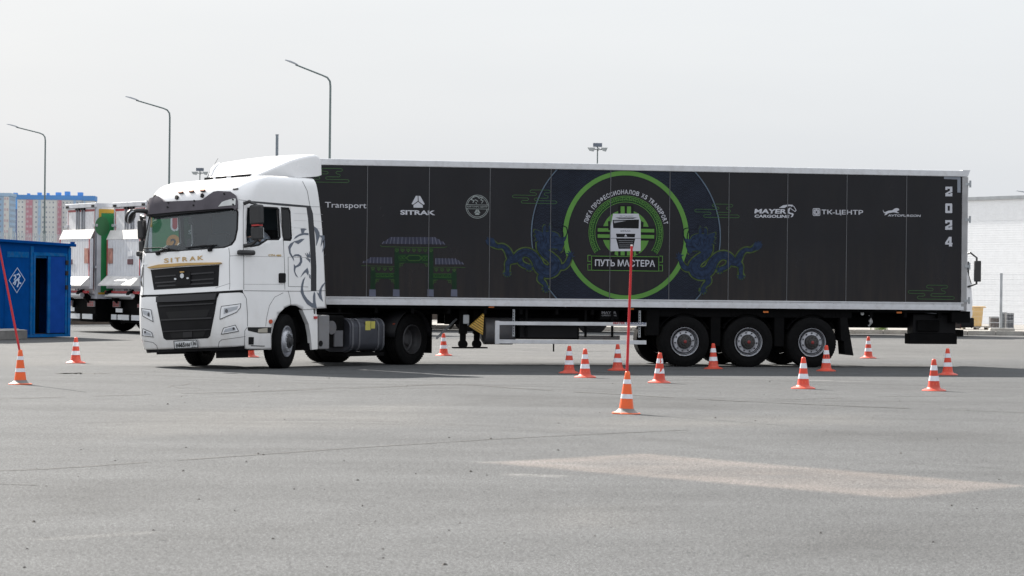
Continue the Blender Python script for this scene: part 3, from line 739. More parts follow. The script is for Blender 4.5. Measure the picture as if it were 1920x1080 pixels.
def rim_trailer():
    mb = MB().lathe([(.288, -.012), (.284, .004), (.276, .002), (.270, -.03), (.262, -.07), (.235, -.10), (.222, -.075), (.212, -.055), (.165, -.055), (.152, -.05), (.140, -.06), (.135, -.12)], 64, 'y')
    for k in range(10): 
        a = R(18 + 36 * k); c = Vector((.245 * math.cos(a), -.089, .245 * math.sin(a)))
    return mb
wheel_meshes = {}
def wm(key, fn):
    if key not in wheel_meshes: wheel_meshes[key] = fn()
    return wheel_meshes[key]
def make_wheel(kind, parent, loc, side=1, steer=0.0, spin=0.0):
    e = empty('wheel', Matrix.Translation(loc) @ Matrix.Rotation((0 if side > 0 else math.pi) + steer, 4, 'Z') @ Matrix.Rotation(spin, 4, 'Y'), parent)
    if kind == 'trailer':
        part('tyre', wm('tt', lambda: tyre_mesh(.505, .385)), None, e)
        part('rim', wm('tr', lambda: rim_trailer().mesh('rim', RIMS, smooth=35)), None, e)
        part('rim_well', wm('tw', lambda: MB().lathe([(.262, -.068), (.24, -.098), (.222, -.076)], 48, 'y').lathe([(.28, -.03), (.27, -.2), (.1, -.2)], 32, 'y').mesh('rim_well', BLACKP, smooth=40)), None, e)
        part('wheel_nuts', wm('tn', lambda: nuts(MB(), .187, -.056, 10, .017, .03).mesh('wheel_nuts', RIMD)), None, e)
        part('hub', wm('th', lambda: nuts(nuts(MB().lathe([(.138, -.12), (.136, -.02), (.12, 0.0), (.085, .004), (.08, .02), (.04, .028), (0, .03)], 32, 'y'), .105, .0, 10, .012, .014), .06, .02, 8, .009, .01).mesh('hub', HUBB, smooth=35)), None, e)
        part('hub_cap', wm('tc', lambda: MB().lathe([(.034, .024), (.032, .038), (.02, .042), (0, .043)], 20, 'y').mesh('hub_cap', mat('cap_red', (.22, .02, .02), .5), smooth=35)), None, e)
    elif kind == 'steer':
        part('tyre', wm('st', lambda: tyre_mesh(.505, .31)), None, e)
        part('rim', wm('sr', lambda: MB().lathe([(.29, -.03), (.290, -.004), (.276, .0), (.268, -.03), (.255, -.07), (.23, -.055), (.205, .015), (.19, .03), (.165, .034), (.135, .034), (.13, .02)], 64, 'y').mesh('rim', RIMS, smooth=35)), None, e)
        part('wheel_nuts', wm('sn', lambda: nuts(MB(), .168, .030, 10, .016, .022).mesh('wheel_nuts', ALU)), None, e)
        part('hub', wm('sh', lambda: MB().lathe([(.135, .02), (.125, .05), (.085, .065), (.08, .09), (.05, .1), (0, .1)], 32, 'y').mesh('hub', RIMD, smooth=35)), None, e)
    elif kind == 'drive':
        part('tyre', wm('dt', lambda: tyre_mesh(.505, .30)), None, e)
        part('tyre', wm('dt', None), None, e, loc=(0, -.335, 0))
        DR = mat('rim_drive_grey', (0.065, 0.065, 0.07), 0.5, metal=0.3, var=0.3, dirt=0.4, dcol=(.05, .045, .04))
        part('rim', wm('dr', lambda: MB().lathe([(.29, -.03), (.290, -.004), (.275, .0), (.268, -.05), (.262, -.10), (.250, -.12), (.245, -.20), (.22, -.215), (.13, -.205), (.12, -.15), (.10, -.13), (0, -.12)], 64, 'y').mesh('rim', DR, smooth=35)), None, e)
        part('wheel_nuts', wm('dn', lambda: nuts(MB(), .168, -.21, 10, .017, .035).mesh('wheel_nuts', DR)), None, e)
    else:
        part('tyre', wm('bt', lambda: tyre_mesh(.48, .27)), None, e)
        part('rim', wm('br', lambda: MB().lathe([(.276, -.03), (.276, -.004), (.26, .0), (.25, -.06), (.2, -.07), (.12, -.02), (.1, .03), (0, .04)], 32, 'y').mesh('rim', RIMS, smooth=35)), None, e)
    return e
# ================================================================ THE SEMI TRAILER
RN = Vector((9.24, 52.06, 0)); th = math.atan2(2.26, 13.08)
Ft = Vector((-math.cos(th), -math.sin(th), 0)); Lt = Vector((math.sin(th), -math.cos(th), 0))
TM = frame(RN - Lt * 1.275, Ft)
TR = empty('semi_trailer', TM)
tag(TR, 'long dark grey box semi trailer covered with green and blue printed emblems', 'semi trailer')
TS = Plane(TM, 'y', 1.275); XL = 13.78; ZB, ZT = 1.18, 4.02; Z0, Z1 = 1.325, 3.895  # front end lengthened to narrow the sunlit gap behind the cab
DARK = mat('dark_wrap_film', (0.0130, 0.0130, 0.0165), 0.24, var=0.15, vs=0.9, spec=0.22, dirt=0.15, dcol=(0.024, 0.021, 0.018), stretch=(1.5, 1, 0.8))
film(DARK, 1.35, 2.6, 0.60, (0.036, 0.029, 0.025), (7, 1, 0.7), 1.3)  # soft brown reflections put into the wrap colour as streaks, stronger towards the bottom
def T(px, py, y=1.275): return Plane(TM, 'y', y).uv(px, py)
seams = [1699, 1587, 1476, 1366, 1255, 1144, 1032, 918, 804, 688]
xs = [0.12] + [T(p, 440)[0] for p in seams] + [13.66]
part('box_core', MB().box(0.06, XL - 0.02, -1.235, 1.235, ZB + .03, ZT - .03), WHITED, TR)
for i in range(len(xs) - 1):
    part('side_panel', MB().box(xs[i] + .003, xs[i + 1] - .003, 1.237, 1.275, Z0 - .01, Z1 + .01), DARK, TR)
for i in range(1, len(xs) - 1):
    part('seam_strip', MB().box(xs[i] - .006, xs[i] + .006, 1.276, 1.2868, Z0, Z1), mat('seam_grey', (0.105, 0.108, 0.118), 0.6), TR)
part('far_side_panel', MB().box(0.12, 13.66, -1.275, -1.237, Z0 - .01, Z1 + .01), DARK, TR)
RAIL = mat('white_anodised_rail', (0.62, 0.63, 0.66), 0.38, metal=0.15, var=0.05, dirt=0.2)
for sy in (1, -1):
    y0, y1 = (1.2, 1.300) if sy > 0 else (-1.300, -1.2)
    part('bottom_rail', MB().box(0.06, XL, y0, y1, ZB, ZB + .075).box(0.06, XL, min(y0, y1) + (0 if sy > 0 else .012), max(y0, y1) - (.012 if sy > 0 else 0), ZB + .0755, Z0 - .012).box(0.06, XL, y0 + (0 if sy < 0 else .0), y1, Z0 - .0115, Z0 + .012), RAIL, TR, bevel=0.004)
    part('top_rail', MB().box(0.0, XL, y0 - .002 * sy, y1 - .002 * sy, Z1, ZT), RAIL, TR, bevel=0.012)
rv = MB()
xr = 0.4
while xr < XL - .2:
    rv.cyl((xr, 1.288, Z0 - .03), (xr, 1.292, Z0 - .03), .007, n=6); xr += 0.3
part('rail_rivets', rv, STEEL, TR, kind='stuff')
part('roof_skin', MB().box(0.02, XL - .01, -1.24, 1.24, ZT - .028, ZT - .004), WHITED, TR)
part('front_wall', MB().box(XL - .019, XL + .03, -1.25, 1.25, ZB, ZT - .02), WHITED, TR, bevel=.01)
GPOST = mat('brushed_post_grey', (0.33, 0.33, 0.34), 0.4, metal=0.4, dirt=0.2)
for sy in (1, -1):
    part('rear_post', MB().box(0.0, 0.115, 1.21 * sy, 1.292 * sy, ZB - .02, ZT - .13), GPOST, TR, bevel=.006)
part('rear_header', MB().prism([(-.05, ZT + .01), (.12, ZT + .01), (.12, ZT - .12), (0.0, ZT - .12)], 'y', -1.30, 1.30), RAIL, TR)
for sy in (1, -1):
    part('rear_door', MB().box(-.045, -.002, .01 * sy, 1.2 * sy, ZB, ZT - .13), WHITED, TR)
    for zz in (1.35, 2.05, 3.0, 3.72):
        part('hinge', MB().box(-.07, .05, 1.205 * sy, 1.30 * sy, zz, zz + .05).cyl((-.055, 1.29 * sy, zz - .04), (-.055, 1.29 * sy, zz + .1), .022, n=8), STEEL, TR)
    for yy in (.15, .75): part('lock_bar', MB().cyl((-.075, yy * sy, ZB - .05), (-.075, yy * sy, ZT - .15), .016, n=8), ALU, TR)
# corner bracket, top right
PRW = mat('print_white', (0.50, 0.51, 0.56), 0.45, spec=0.12, var=0.05)
PRG = mat('print_green', (0.105, 0.25, 0.058), 0.45, spec=0.12, var=0.06)
PRGD = mat('print_dark_green', (0.010, 0.036, 0.016), 0.45, spec=0.12, var=0.1)
PRGM = mat('print_mid_green', (0.045, 0.13, 0.03), 0.45, spec=0.12, var=0.1)
PRB = mat('print_blue', (0.018, 0.031, 0.064), 0.45, spec=0.12, var=0.45, vs=14)
PRBD = mat('print_navy', (0.0105, 0.0125, 0.021), 0.45, spec=0.12, var=0.2)
PRL = mat('print_pale_blue', (0.10, 0.14, 0.19), 0.45, spec=0.12)
PRK = mat('print_black', (0.012, 0.012, 0.014), 0.45, spec=0.12)
PRW2 = mat('print_wave_line', (0.023, 0.030, 0.047), 0.45, spec=0.12)
PRGL = mat('print_glow_olive', (0.055, 0.085, 0.028), 0.5, spec=0.12, var=0.4, vs=8)
part('corner_bracket', patch(TS, [(1770, 329), (1801, 330), (1801, 361), (1795, 361), (1795, 336.5), (1770, 335.5)], .002, mb=MB()), mat('print_grey_blue', (0.22, 0.24, 0.28), 0.45, spec=0.12), TR)
# ---- wave field inside the big circle, clipped to the panels
CX, CY, RC = 1173.5, 441.0, 177.0
SL = 0.0148
def e2(u, v): return (CX + u, CY + v + SL * u)
ytop = lambda u: -122.0; ybot = lambda u: 122.5
def circ_clip(r, n=140):
    out = []
    for i in range(n):
        a = 2 * math.pi * i / n; u, v = r * math.cos(a), r * math.sin(a)
        out.append((u, max(-121.5, min(121.0, v))))
    return out
part('wave_field', patch(TS, [e2(*p) for p in circ_clip(RC)], .0010), PRBD, TR, label='navy wave pattern circle')
wv = MB(); Rw = 11.2
rows = int(250 / (Rw / 2)) + 4
def covered(x, y, row):
    for k in (1, 2, 3, 4):
        cyk = y0r + (row + k) * Rw / 2; off = Rw if (row + k) % 2 else 0
        cxk = round((x - off) / (2 * Rw)) * 2 * Rw + off
        if (x - cxk) ** 2 + (y - cyk) ** 2 < Rw * Rw * 0.995: return True
    return False
y0r = -126.0
for row in range(rows):
    cyr = y0r + row * Rw / 2; off = Rw if row % 2 else 0
    for j in range(-9, 10):
        cxr = j * 2 * Rw + off
        if abs(cxr) > 195: continue
        for fr in (1.0, .74, .48, .24):
            r = Rw * fr; cur = []
            n = 16 if fr > .6 else 10
            for i in range(n + 1):
                a = math.pi + math.pi * i / n; x, y = cxr + r * math.cos(a), cyr + r * math.sin(a)
                ok = x * x + y * y < (RC - 3) ** 2 and x * x + y * y > 118 ** 2 and -121 < y < 120.5 and not covered(x, y, row)
                if ok: cur.append(e2(x, y))
                if (not ok or i == n):
                    if len(cur) > 1:
                        _layer[0] = 0; stroke(TS, cur, 1.15, .0016, mb=wv)
                    cur = []
part('wave_lines', wv, PRW2, TR, kind='stuff')
for a0, a1 in ((129.5, 188), (0, 50), (-43.5, 8), (172, 223.5)):
    pts = [e2(RC * math.cos(R(a)), RC * math.sin(R(a))) for a in [a0 + (a1 - a0) * i / 24 for i in range(25)]]
    part('circle_line', stroke(TS, pts, 2.0, .0022), PRL, TR)
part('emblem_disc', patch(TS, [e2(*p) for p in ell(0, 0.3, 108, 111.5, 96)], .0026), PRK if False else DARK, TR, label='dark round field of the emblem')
part('emblem_ring', patch(TS, [e2(*p) for p in ell(0, 0.3, 118, 121, 120)], .0036, holes=[[e2(*p) for p in ell(0, 0.3, 109, 112.5, 120)]]), PRG, TR, label='broad green ring round the emblem')
# ---- emblem centre
EX, EY = 1173.5, 437.0
def e3(u, v): return (EX + u, EY + v + SL * u)
part('key_band', patch(TS, [e3(*p) for p in ell(0, 0, 68.7, 68.7, 90, 146, 394)] + [e3(*p) for p in ell(0, 0, 58.8, 58.8, 90, 394, 146)], .0040), PRGD, TR)
kl = MB()
for r in (69.4, 58.2): stroke(TS, [e3(*p) for p in ell(0, 0, r, r, 110, 146, 394)], 1.0, .0046, mb=kl)
nk = 44
for k in range(nk):
    a0 = 147 + (393 - 147) * k / nk; da = (393 - 147) / nk
    fl = 1 if k % 2 else -1
    def q(t, s): 
        tt = t if fl > 0 else 1 - t
        a = R(a0 + da * tt); r = 60.4 + 6.6 * s; return e3(r * math.cos(a), r * math.sin(a))
    stroke(TS, [q(.02, 0), q(.02, 1), q(.80, 1), q(.80, .25), q(.42, .25), q(.42, .62)], 0.95, .0046, mb=kl)
part('key_pattern', kl, PRG, TR, label='green meander line ornament')
part('inner_disc', patch(TS, [e3(*p) for p in ell(0, 1, 44.5, 44.5, 80, 0, 360)], .0040), PRG, TR)
cr = MB()
patch(TS, [e3(-14.5, -52), (EX + 14.5, EY - 52), e3(14.5, 44), e3(-14.5, 44)], .0046, mb=cr)
part('dark_cross', cr, PRK, TR); part('dark_cross', patch(TS, [e3(-54, -12.5), e3(54, -12.5), e3(54, 13.5), e3(-54, 13.5)], .0052), PRK, TR)
bars = MB()
for x0, x1 in ((-10, -2.5), (2, 9.5)): patch(TS, [e3(x0, -50), e3(x1, -50), e3(x1, 42), e3(x0, 42)], .0058, mb=bars)
part('green_bars', bars, PRG, TR)
bars = MB()
for y0_, y1_ in ((-8.5, -2), (3, 9.5)): patch(TS, [e3(-53, y0_), e3(53, y0_), e3(53, y1_), e3(-53, y1_)], .0063, mb=bars)
part('green_bars', bars, PRG, TR)
# mini truck picture
def zt(x, y): return (1130 + x / 7.717, 380 + y / 7.717)
def Z8(pts): return [zt(*p) for p in pts]
part('printed_truck', patch(TS, Z8([(150, 160), (520, 160), (532, 215), (548, 262), (550, 520), (548, 700), (110, 702), (105, 520), (112, 350), (130, 262), (140, 210)]), .0069), PRW, TR, label='white printed truck front on the emblem')
mt = MB()
for poly in ([(142, 250), (525, 244), (520, 374), (152, 368)], [(190, 448), (472, 450), (462, 502), (203, 500)], [(193, 520), (470, 520), (437, 666), (232, 668)],
             [(180, 215), (500, 215), (440, 232), (240, 232)], [(78, 270), (118, 262), (108, 395), (82, 400)], [(552, 262), (592, 285), (584, 350), (556, 345)], [(130, 704), (175, 704), (172, 742), (135, 742)], [(478, 704), (522, 704), (520, 742), (482, 742)],
             [(112, 514), (548, 514), (548, 519), (112, 519)]):
    patch(TS, Z8(poly), .0075, mb=mt)
part('printed_truck_dark', mt, PRK, TR)
mt = MB(); text(TS, 'SITRAK', *zt(257, 418), *zt(404, 402), slope=.0, bold=.02, off=.0078, mb=mt); text(TS, 'X5 Transport', *zt(245, 206), *zt(440, 184), off=.0078, mb=mt)
part('printed_truck_lettering', mt, PRK, TR)
PGY = mat('print_grey', (0.28, 0.29, 0.32), .45, spec=.12)
for y in (550, 580, 612, 640): part('printed_truck_line', stroke(TS, Z8([(225 + (y - 540) * .15, y), (445 - (y - 540) * .2, y)]), .7, .0080), PGY, TR)
mt = patch(TS, Z8([(158, 262), (345, 262), (165, 296)]), .0079)
part('printed_truck_glare', mt, PGY, TR)
part('printed_truck_star', patch(TS, Z8([(332, 455), (356, 490), (310, 490)]), .0080), PRW, TR)
# arc lettering
arc = MB(); s_ = 'ЛИГА ПРОФЕССИОНАЛОВ X5 TRANSPORT'
adv = {' ': .55, 'И': 1.05, 'О': 1.1, 'Ф': 1.15, 'Н': 1.02, 'Л': 1.02, '5': .85, 'S': .9, 'T': .85, 'Г': .8, 'Р': .9, 'Е': .85, 'R': .92, 'P': .9, 'X': .95, 'M': 1.2}
tot = sum(adv.get(c, 1.0) for c in s_); pos = 0; A0, A1 = 193.0, 347.0
for c in s_:
    w_ = adv.get(c, 1.0); am = A0 + (A1 - A0) * (pos + w_ / 2) / tot; pos += w_
    if c == ' ': continue
    vs, fs, asp = glyphs(c, .012)
    hh = 8.2; ww = w_ * (A1 - A0) / tot * math.pi / 180 * 76.5 * 0.80; rr = 73.2
    a = R(am); ur = Vector((math.cos(a), math.sin(a))); ut = Vector((-ur.y, ur.x)); out = []
    for u, v in vs:
        p = ur * (rr + hh * v) + ut * ((u - .5) * ww); out.append(TS.pt(*TS.uv(*e3(p.x, p.y)), .0046))
    arc.add(out, fs)
part('arc_lettering', arc, PRW, TR)
# banner
bq = [(1109, 479.6), (1235.5, 481.2), (1235.5, 508.2), (1109, 506.5)]
part('banner', patch(TS, [(1111, 478.5), (1240, 480.5), (1240, 508.5), (1111, 506.5)], .0084), PRK, TR)
bl = MB(); stroke(TS, [(1109, 480), (1235, 481.6), (1235, 508.4), (1109, 506.6)], 1.1, .0090, True, mb=bl)
for sx, x in ((1, 1102), (-1, 1242)):
    dy = 0 if sx > 0 else 1.6
    stroke(TS, [(x + 6 * sx, 478.6 + dy), (x, 478.6 + dy), (x, 490 + dy), (x + 6 * sx, 490 + dy)], 1.1, .0090, mb=bl)
    stroke(TS, [(x + 6 * sx, 495.5 + dy), (x, 495.5 + dy), (x, 506.5 + dy), (x + 6 * sx, 506.5 + dy)], 1.1, .0090, mb=bl)
part('banner_frame', bl, PRG, TR)
part('banner_lettering', text(TS, 'ПУТЬ МАСТЕРА', 1115.5, 499, 1228, 486.2, slope=.012, bold=.018, off=.0096), PRW, TR)
# ---- clouds outlines
def cloud(ox, oy, s=1.0, clip=None, flip=1):
    pts = [(24, 3), (26, 0), (52, 0), (55, 3), (52, 6), (42, 6), (39, 9), (42, 12), (48, 12), (51, 9)]
    A = [(36, 0), (59, 0), (61, 2.4), (59, 5), (50, 5), (48, 7.4), (50, 10), (56, 10), (58, 12.5), (56, 15), (31, 15)]
    mb = MB(); P = lambda q: [(ox + x * s * flip, oy + y * s + SL * x * s * flip) for x, y in q]
    def pill(x0, x1, y, h=5.2): return rrect(x0, y, x1, y + h, h / 2 - .01, 3)
    def rnd(q):
        o_ = []
        for i in range(len(q)):
            a_, b_ = q[i], q[(i + 1) % len(q)]; L_ = math.hypot(b_[0] - a_[0], b_[1] - a_[1])
            t_ = .25 if L_ < 6 else 0.9 / L_
            o_ += [(a_[0] + (b_[0] - a_[0]) * t_, a_[1] + (b_[1] - a_[1]) * t_), (a_[0] + (b_[0] - a_[0]) * (1 - t_), a_[1] + (b_[1] - a_[1]) * (1 - t_))]
        return o_
    # open serpentine like the printed cloud: three stacked bars joined by notches
    stroke(TS, P(rnd([(37, 5.4)] + [(36 - 2.2, 4.2), (33.5, 2.4), (36, 0), (70, 0), (72.4, 2.4), (70, 5.2), (62, 5.2), (59.6, 7.6), (62, 10.2), (66, 10.2), (68.4, 12.8), (66, 15.3), (43, 15.3), (41, 17.6), (43, 20), (82, 20), (84.6, 22.6), (82, 25.2), (19, 25.2), (16.6, 22.6), (19, 20), (29, 20), (31.4, 17.6), (29, 15.3), (2.6, 15.3), (0, 12.8), (2.6, 10.2), (44, 10.2), (46.4, 7.8), (44, 5.4)])), 0.95, .0032, True, mb=mb)
    return mb
PRGC = mat('print_cloud_green', (0.05, 0.115, 0.045), 0.45, spec=0.12)
part('cloud_outline', cloud(960, 355.5), PRGC, TR); part('cloud_outline', cloud(1302, 382), PRGC, TR); part('cloud_outline', cloud(1702, 534, 1.04), PRGC, TR)
part('cloud_outline', cloud(568, 315, 1.03), PRGC, TR)
# ---- logos of the upper row
part('lettering', text(TS, 'Transport', 609.5, 392.3, 687, 378.6, slope=.021, bold=.004), PRW, TR)
part('lettering', text(TS, 'SITRAK', 750.5, 402.5, 816, 393.7, slope=.016, bold=.035), PRW, TR)
lg = MB()
for pl_ in ([(782, 368), (788.2, 368), (788.2, 377.5), (784.6, 379.5), (784.0, 379), (784, 377)], ): pass
def zl(x, y): return (580 + x / 5.647, 290 + y / 5.647)
for poly in ([(1128, 436), (1147, 436), (1148, 490), (1098, 528), (1082, 522)], [(1155, 436), (1174, 438), (1222, 524), (1206, 530), (1157, 492)], [(1152, 500), (1200, 536), (1202, 562), (1104, 560), (1102, 534)]):
    patch(TS, [zl(*p) for p in poly], .003, mb=lg)
part('truck_maker_emblem', lg, PRW, TR)
# round badge
bd = MB()
bcx, bcy = 895, 387.5
for rr in (21.3, 18.8): stroke(TS, ell(bcx, bcy, rr, rr * 1.02, 48), .9, .003, True, mb=bd)
stroke(TS, [(bcx - 21, bcy - 3.8), (bcx + 21, bcy - 3.0)], .8, .0034, mb=bd); stroke(TS, [(bcx - 21, bcy + 3.8), (bcx + 21, bcy + 4.6)], .8, .0034, mb=bd)
text(TS, 'КАРТОНИС ЦЕНТР', bcx - 19, bcy + 1.9, bcx + 19, bcy - 1.9, slope=.016, bold=.02, off=.0052, mb=bd)
def zb(x, y): return (860 + x / 16.61, 355 + y / 16.61)
for poly in ([(540, 630), (572, 630), (572, 700), (510, 745), (485, 735)], [(582, 630), (618, 632), (675, 738), (650, 750), (585, 700)], [(577, 715), (645, 760), (640, 795), (515, 793), (512, 762)]):
    patch(TS, [zb(*p) for p in poly], .0036, mb=bd)
for pts in ([(500, 190), (420, 270), (390, 320), (480, 350), (440, 420)], [(520, 200), (590, 230), (640, 280), (700, 240), (740, 260), (690, 330), (760, 360), (710, 440)], [(500, 320), (570, 350), (600, 380)], [(530, 400), (560, 450)]):
    stroke(TS, [zb(*p) for p in pts], 1.3, .0036, mb=bd)
part('round_badge', bd, mat('print_badge_grey', (0.30, 0.33, 0.33), .45, spec=0.12), TR, label='round line badge with a beast head and lettering')
part('round_badge_band', patch(TS, [(bcx - 20, bcy - 3.2), (bcx + 20, bcy - 2.5), (bcx + 20, bcy + 4.0), (bcx - 20, bcy + 3.3)], .0046), PRK, TR)
def zm(x, y): return (1400 + x / 5.647, 370 + y / 5.647)
mg = MB(); text(TS, 'MAYER', *zm(80, 170), *zm(418, 122), slope=.008, bold=.035, shear=1.5, mb=mg)
text(TS, 'CARGOLINE', *zm(80, 215), *zm(448, 183), slope=.008, bold=.035, shear=1.0, mb=mg)
part('lettering', mg, PRW, TR)
hb = MB()
patch(TS, [zm(*p) for p in [(340, 112), (385, 85), (440, 76), (490, 80), (480, 92), (430, 95), (400, 112)]], .003, mb=hb)
patch(TS, [zm(*p) for p in [(440, 120), (455, 108), (462, 120), (450, 150), (458, 162), (490, 168), (498, 180), (488, 205), (466, 212), (470, 200), (478, 196), (476, 180), (440, 172), (432, 150)]], .003, mb=hb)
stroke(TS, [zm(*p) for p in [(470, 96), (492, 90), (505, 105), (523, 138), (512, 150), (497, 140), (478, 128), (462, 110)]], 1.1, .003, mb=hb)
part('horse_emblem', hb, PRW, TR)
part('lettering', text(TS, 'ТК-ЦЕНТР', *zm(792, 188), *zm(1232, 130), slope=.012, bold=.018), PRW, TR)
qb = MB(); x0, y0 = zm(702, 118); x1, y1 = zm(775, 194); m_ = ((x0 + x1) / 2, (y0 + y1) / 2)
for s_ in (1, .66, .36): stroke(TS, rrect(m_[0] - 6.4 * s_, m_[1] - 6.6 * s_, m_[0] + 6.4 * s_, m_[1] + 6.6 * s_, 2.0 * s_), 1.2, .003, True, mb=qb)
for a in range(0, 360, 45): stroke(TS, [(m_[0] + 2.5 * math.cos(R(a)), m_[1] + 2.5 * math.sin(R(a))), (m_[0] + 6 * math.cos(R(a)), m_[1] + 6 * math.sin(R(a)))], .8, .0034, mb=qb)
part('square_ornament', qb, PRW, TR)
part('lettering', text(TS, 'AVTOFURGON', *zm(1492, 204), *zm(1838, 180), slope=.01, bold=.02, shear=1.0), PRW, TR)
part('leopard_emblem', patch(TS, [zm(*p) for p in [(1443, 128), (1450, 150), (1462, 158), (1500, 142), (1540, 138), (1565, 120), (1590, 113), (1610, 120), (1616, 136), (1600, 142), (1590, 155), (1618, 166), (1600, 168), (1560, 158), (1540, 160), (1500, 168), (1478, 185), (1455, 190), (1470, 172), (1452, 164), (1443, 145)]], .003), PRW, TR)
def block_digit(d, x0, y0, w=14, h=18.5):
    B = {'2': [[(0, 0), (1, 0), (1, .56), (.42, .70), (.42, .76), (.72, .76), (.72, .66), (1, .66), (1, 1), (0, 1), (0, .68), (.66, .42), (.66, .22), (.30, .22), (.30, .34), (0, .34)]],
         '0': [[(.08, 0), (.92, 0), (1, .06), (1, .94), (.92, 1), (.08, 1), (0, .94), (0, .06)], [(.34, .24), (.66, .24), (.66, .76), (.34, .76)]],
         '4': [[(.55, 0), (.92, 0), (.92, .62), (1.05, .62), (1.05, .80), (.92, .80), (.92, .84), (1, .84), (1, 1), (.55, 1), (.55, .80), (0, .80), (0, .60)], [(.58, .34), (.58, .62), (.32, .62)]]}[d]
    P = [[(x0 + u * w, y0 + v * h) for u, v in q] for q in B]
    return patch(TS, P[0], .003, holes=P[1:])
for d, y in (('2', 350), ('0', 381.5), ('2', 412.8), ('4', 444)): part('numeral', block_digit(d, 1772.5 - (y - 350) * .004, y, 13, 18), PRW, TR, label='white block numeral ' + d)
# ---- gate drawing
def zg(x, y): return (660 + x / 7.2, 420 + y / 7.2)
G = lambda pts: [zg(*p) for p in pts]
PRS = mat('print_slate_blue', (0.045, 0.048, 0.075), 0.45, spec=0.12, var=.15)
gt = MB()
for poly in ([(520, 175), (1120, 178), (1270, 275), (400, 265)], [(255, 448), (545, 450), (545, 535), (140, 525)], [(1120, 460), (1400, 468), (1520, 545), (1122, 545)]): patch(TS, G(poly), .0022, mb=gt)
part('gate_roofs', gt, PRS, TR, label='printed tiled roofs of a gateway')
gt = MB()
for i in range(17):
    x = 408 + i * 52.5; xt = min(max(x + (840 - x) * .03, 520), 1130); k = 0 if 2 <= i <= 14 else (abs(i - 8) - 6) * 28
    stroke(TS, G([(x, 266 + i * .7), (x + (6 if i < 8 else -6) + (18 if i < 3 else -18 if i > 13 else 0), 178 + k)]), [1.6, 1.2], .0028, mb=gt)
for i in range(9): stroke(TS, G([(148 + i * 48, 526 + i), (160 + i * 46, 450 + max(0, (2 - i)) * 24)]), [1.5, 1.1], .0028, mb=gt)
for i in range(9): stroke(TS, G([(1132 + i * 46.5, 545), (1130 + i * 44, 462 + max(0, (i - 6)) * 26)]), [1.5, 1.1], .0028, mb=gt)
part('gate_roof_tiles', gt, mat('print_slate_light', (0.13, 0.135, 0.18), 0.45, spec=0.12), TR)
gt = MB()
for poly in ([(575, 325), (635, 325), (635, 880), (570, 880)], [(1040, 325), (1098, 325), (1100, 885), (1038, 885)], [(635, 500), (1040, 505), (1040, 530), (635, 525)], [(250, 620), (318, 620), (315, 880), (248, 880)], [(1350, 640), (1412, 640), (1412, 888), (1350, 888)],
             [(318, 660), (570, 662), (570, 740), (318, 738)], [(1100, 668), (1350, 672), (1350, 750), (1100, 748)], [(635, 400), (1040, 404), (1040, 500), (635, 498)]): patch(TS, G(poly), .0022, mb=gt)
part('gate_pillars', gt, mat('print_forest_green', (0.012, 0.034, 0.018), 0.45, spec=0.12), TR)
gt = MB()
stroke(TS, G([(380, 290), (410, 305), (830, 316), (1240, 318), (1285, 306)]), 1.0, .0030, mb=gt); stroke(TS, G([(125, 562), (575, 574)]), .8, .0030, mb=gt); stroke(TS, G([(1095, 582), (1530, 588)]), .8, .0030, mb=gt)
stroke(TS, G([(770, 424), (905, 424), (940, 460), (905, 494), (770, 494), (732, 458)]), 1.6, .0032, True, mb=gt)
for x in (605, 682, 759, 836, 912, 988, 1065):
    stroke(TS, G([(x - 28, 338), (x + 28, 340)]), 1.3, .0030, mb=gt); stroke(TS, G([(x - 26, 350), (x, 376), (x + 26, 352)]), 1.3, .0033, mb=gt); stroke(TS, G([(x, 335), (x, 378)]), .9, .0036, mb=gt)
for x, y in ((282, 600), (361, 602), (442, 604), (523, 606), (1138, 614), (1217, 616), (1297, 617), (1380, 619)):
    stroke(TS, G([(x - 28, y - 10), (x + 28, y - 9)]), 1.2, .0030, mb=gt); stroke(TS, G([(x - 24, y), (x, y + 24), (x + 24, y)]), 1.2, .0033, mb=gt); stroke(TS, G([(x, y - 12), (x, y + 26)]), .8, .0036, mb=gt)
for x, y, s in ((645, 530, 1), (1030, 535, -1), (320, 745, 1), (567, 748, -1), (1098, 755, 1), (1338, 758, -1)):
    stroke(TS, G([(x, y + 60), (x, y), (x + 62 * s, y)]), .9, .0030, mb=gt); stroke(TS, G([(x + 10 * s, y + 8), (x + 34 * s, y + 8), (x + 34 * s, y + 34), (x + 10 * s, y + 34)]), .8, .0033, True, mb=gt)
part('gate_green_ornament', gt, mat('print_gate_green', (0.042, 0.095, 0.028), 0.45, spec=0.12), TR)
gt = MB()
for (xa, xb, y) in ((640, 725, 428), (945, 1035, 432), (320, 570, 665), (1098, 1345, 672)):
    for dy in (0, 62 if y < 500 else 48): stroke(TS, G([(xa, y + dy), (xb, y + dy)]), .6, .0030, mb=gt)
    n = 2 if y < 500 else 4
    for i in range(n):
        xc = xa + (xb - xa) * (i + .5) / n; stroke(TS, [tuple(p) for p in ell(*zg(xc, y + 28), 2.6, 2.6, 8)], .6, .0033, True, mb=gt)
        stroke(TS, G([(xc - 28, y), (xc - 28, y + 50)]), .5, .0036, mb=gt)
part('gate_lattice', gt, PRGM, TR)
for x0_, x1_ in ((235, 320), (555, 640), (1018, 1102), (1338, 1420)):
    part('gate_pillar_base', patch(TS, G([(x0_, 882), (x1_, 884), (x1_ + 2, 980), (x0_ - 4, 976)]), .0028), mat('print_base_grey', (0.12, 0.13, 0.18), .45, spec=0.12), TR)
